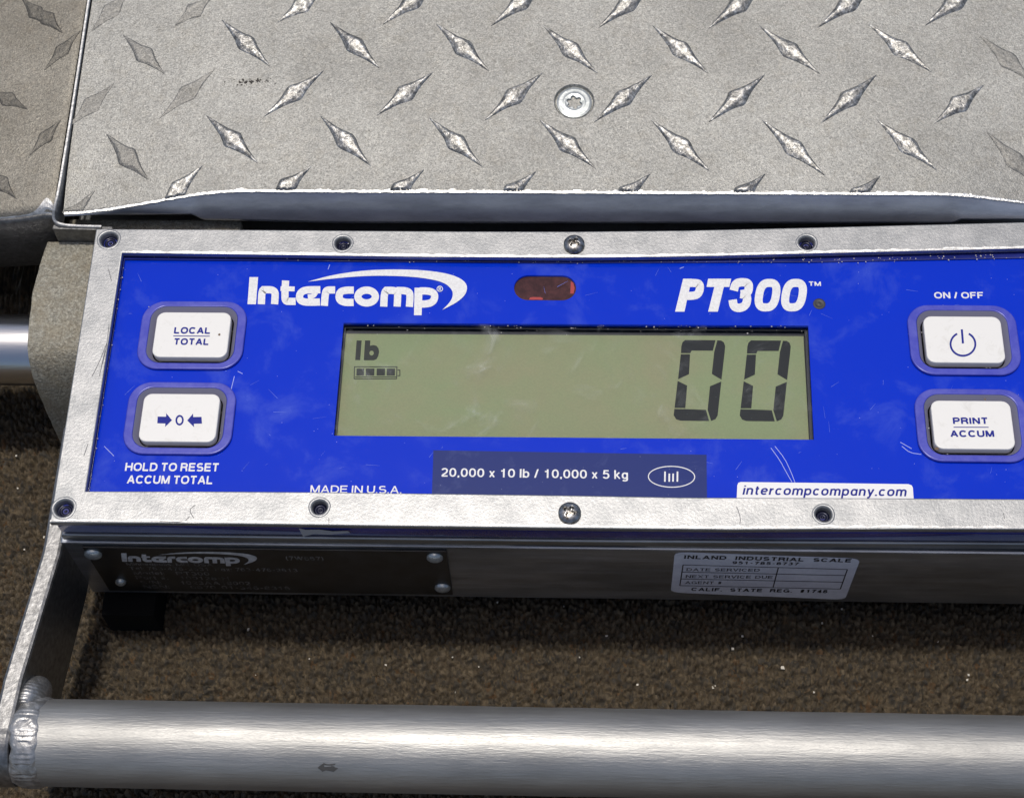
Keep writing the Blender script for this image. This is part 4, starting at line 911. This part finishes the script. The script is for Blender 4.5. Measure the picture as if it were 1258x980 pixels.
# ============================================================ ramp plate to the left of the groove
def gx_(y): return float(np.interp(y, [7, 40, 97, 160, 262], [gl0[0] for gl0 in [(0,)]*5])) 
RO = [side(59, 262, .6), onp(68.3, 235, -.4), onp(86.6, 130, -.4), onp(106, 0, -.4)]
ys_ = np.array([p[1] for p in RO]); xs_r = np.array([p[0] for p in RO]); zs_r = np.array([p[2] for p in RO])
sl_x = (xs_r[-1]-xs_r[1])/(ys_[-1]-ys_[1]); sl_z = (zs_r[-1]-zs_r[1])/(ys_[-1]-ys_[1])
def rampsurf(d, y, h=0.):
    """d: distance left of the groove"""
    y = np.asarray(y, float); d = np.asarray(d, float)
    x = xs_r[1]+sl_x*(y-ys_[1]) - .1 - d; z = zs_r[1]+sl_z*(y-ys_[1]) - .4 - d*.11 - 2.2*np.exp(-np.maximum(0, y-yf(d))/1.6) + .3*vnoise(d/20, y/20, 3)
    z = z - 1.0*np.exp(-d/1.0)*.6
    return np.stack(np.broadcast_arrays(x, y, z+h), -1)
yfd = [0, 4, 9, 16, 26, 60, 130]; yfv = [9.6, 9.6, 9.0, 8.6, 8.6, 8.6, 8.6]
def yf(d): return np.interp(d, yfd, yfv)
dd = np.concatenate([np.linspace(0, 3, 8), np.linspace(4, 110, 60)]); tt = np.concatenate([np.linspace(0, 6, 14), np.linspace(8, 250, 90)])
Dg, Tg = np.meshgrid(dd, tt, indexing='ij')
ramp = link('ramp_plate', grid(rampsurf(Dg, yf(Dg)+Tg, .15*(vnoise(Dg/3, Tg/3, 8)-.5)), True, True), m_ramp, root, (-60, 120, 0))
dl = np.linspace(.1, 60, 90); ww = .25+4.0*np.exp(-((dl-2.5)/2.6)**2)+.5*vnoise(dl/1.5, dl*0, 3)*np.exp(-dl/15)
Pe = [np.stack([rampsurf(dl, yf(dl)+q*ww)[:, k]+(.06 if k == 2 else 0.) for k in range(3)], 1) for q in (0, .35, .7, 1)]
for q in Pe[1:]: q[:, 2] += .12*(vnoise(dl*1.3, dl*0+len(q), 5))
link('worn_glint_edge', grid(np.array(Pe), False, False), m_edge2, ramp, tuple(rampsurf(3., 10.)))
# rolled apron below its front edge
ap = []
for s in np.linspace(0, 1, 14):
    a_ = s*math.pi/2; E_ = rampsurf(dd, yf(dd)); E_[:, 1] += -1.6*math.sin(min(1, s*4)*math.pi/2)+ 5*s*s ; E_[:, 2] += -1.6*(1-math.cos(min(1, s*4)*math.pi/2)) - 36*max(0, s-.12); ap.append(E_)
link('ramp_apron', grid(np.array(ap), True), m_apron, root, (-60, 6, -15))
def ramp_px(u, v):
    n_ = np.array([.11, -sl_z, 1.]); p = onplane(u, v, n_, rampsurf(0., 60.)); y = p[1]; d = xs_r[1]+sl_x*(y-ys_[1])-.5-p[0]; return d, y
def ramp_map(x, t, h): return rampsurf(-x, t, h)
for (u0, v0, u1, v1, wn) in ((14, -20, 64, 36, .55), (-36, 88, 43, 137, .6), (-30, 190, 20, 243, .6), (50, 84, 99, 38, .35), (32, 188, 75, 146, .35), (-60, 30, -10, 80, .5)):
    (da, ya), (db, yb) = ramp_px(u0, v0), ramp_px(u1, v1); L = math.hypot(db-da, yb-ya)/2
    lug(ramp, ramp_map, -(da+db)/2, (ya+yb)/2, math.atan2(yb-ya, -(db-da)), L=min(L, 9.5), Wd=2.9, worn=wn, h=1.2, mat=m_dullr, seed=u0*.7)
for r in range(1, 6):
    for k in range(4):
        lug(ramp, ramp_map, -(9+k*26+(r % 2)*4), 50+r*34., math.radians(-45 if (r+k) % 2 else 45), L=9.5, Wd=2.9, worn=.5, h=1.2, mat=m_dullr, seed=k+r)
print('objects', len(bpy.data.objects), 'tris', sum(len(m.polygons) for m in bpy.data.meshes)*2)
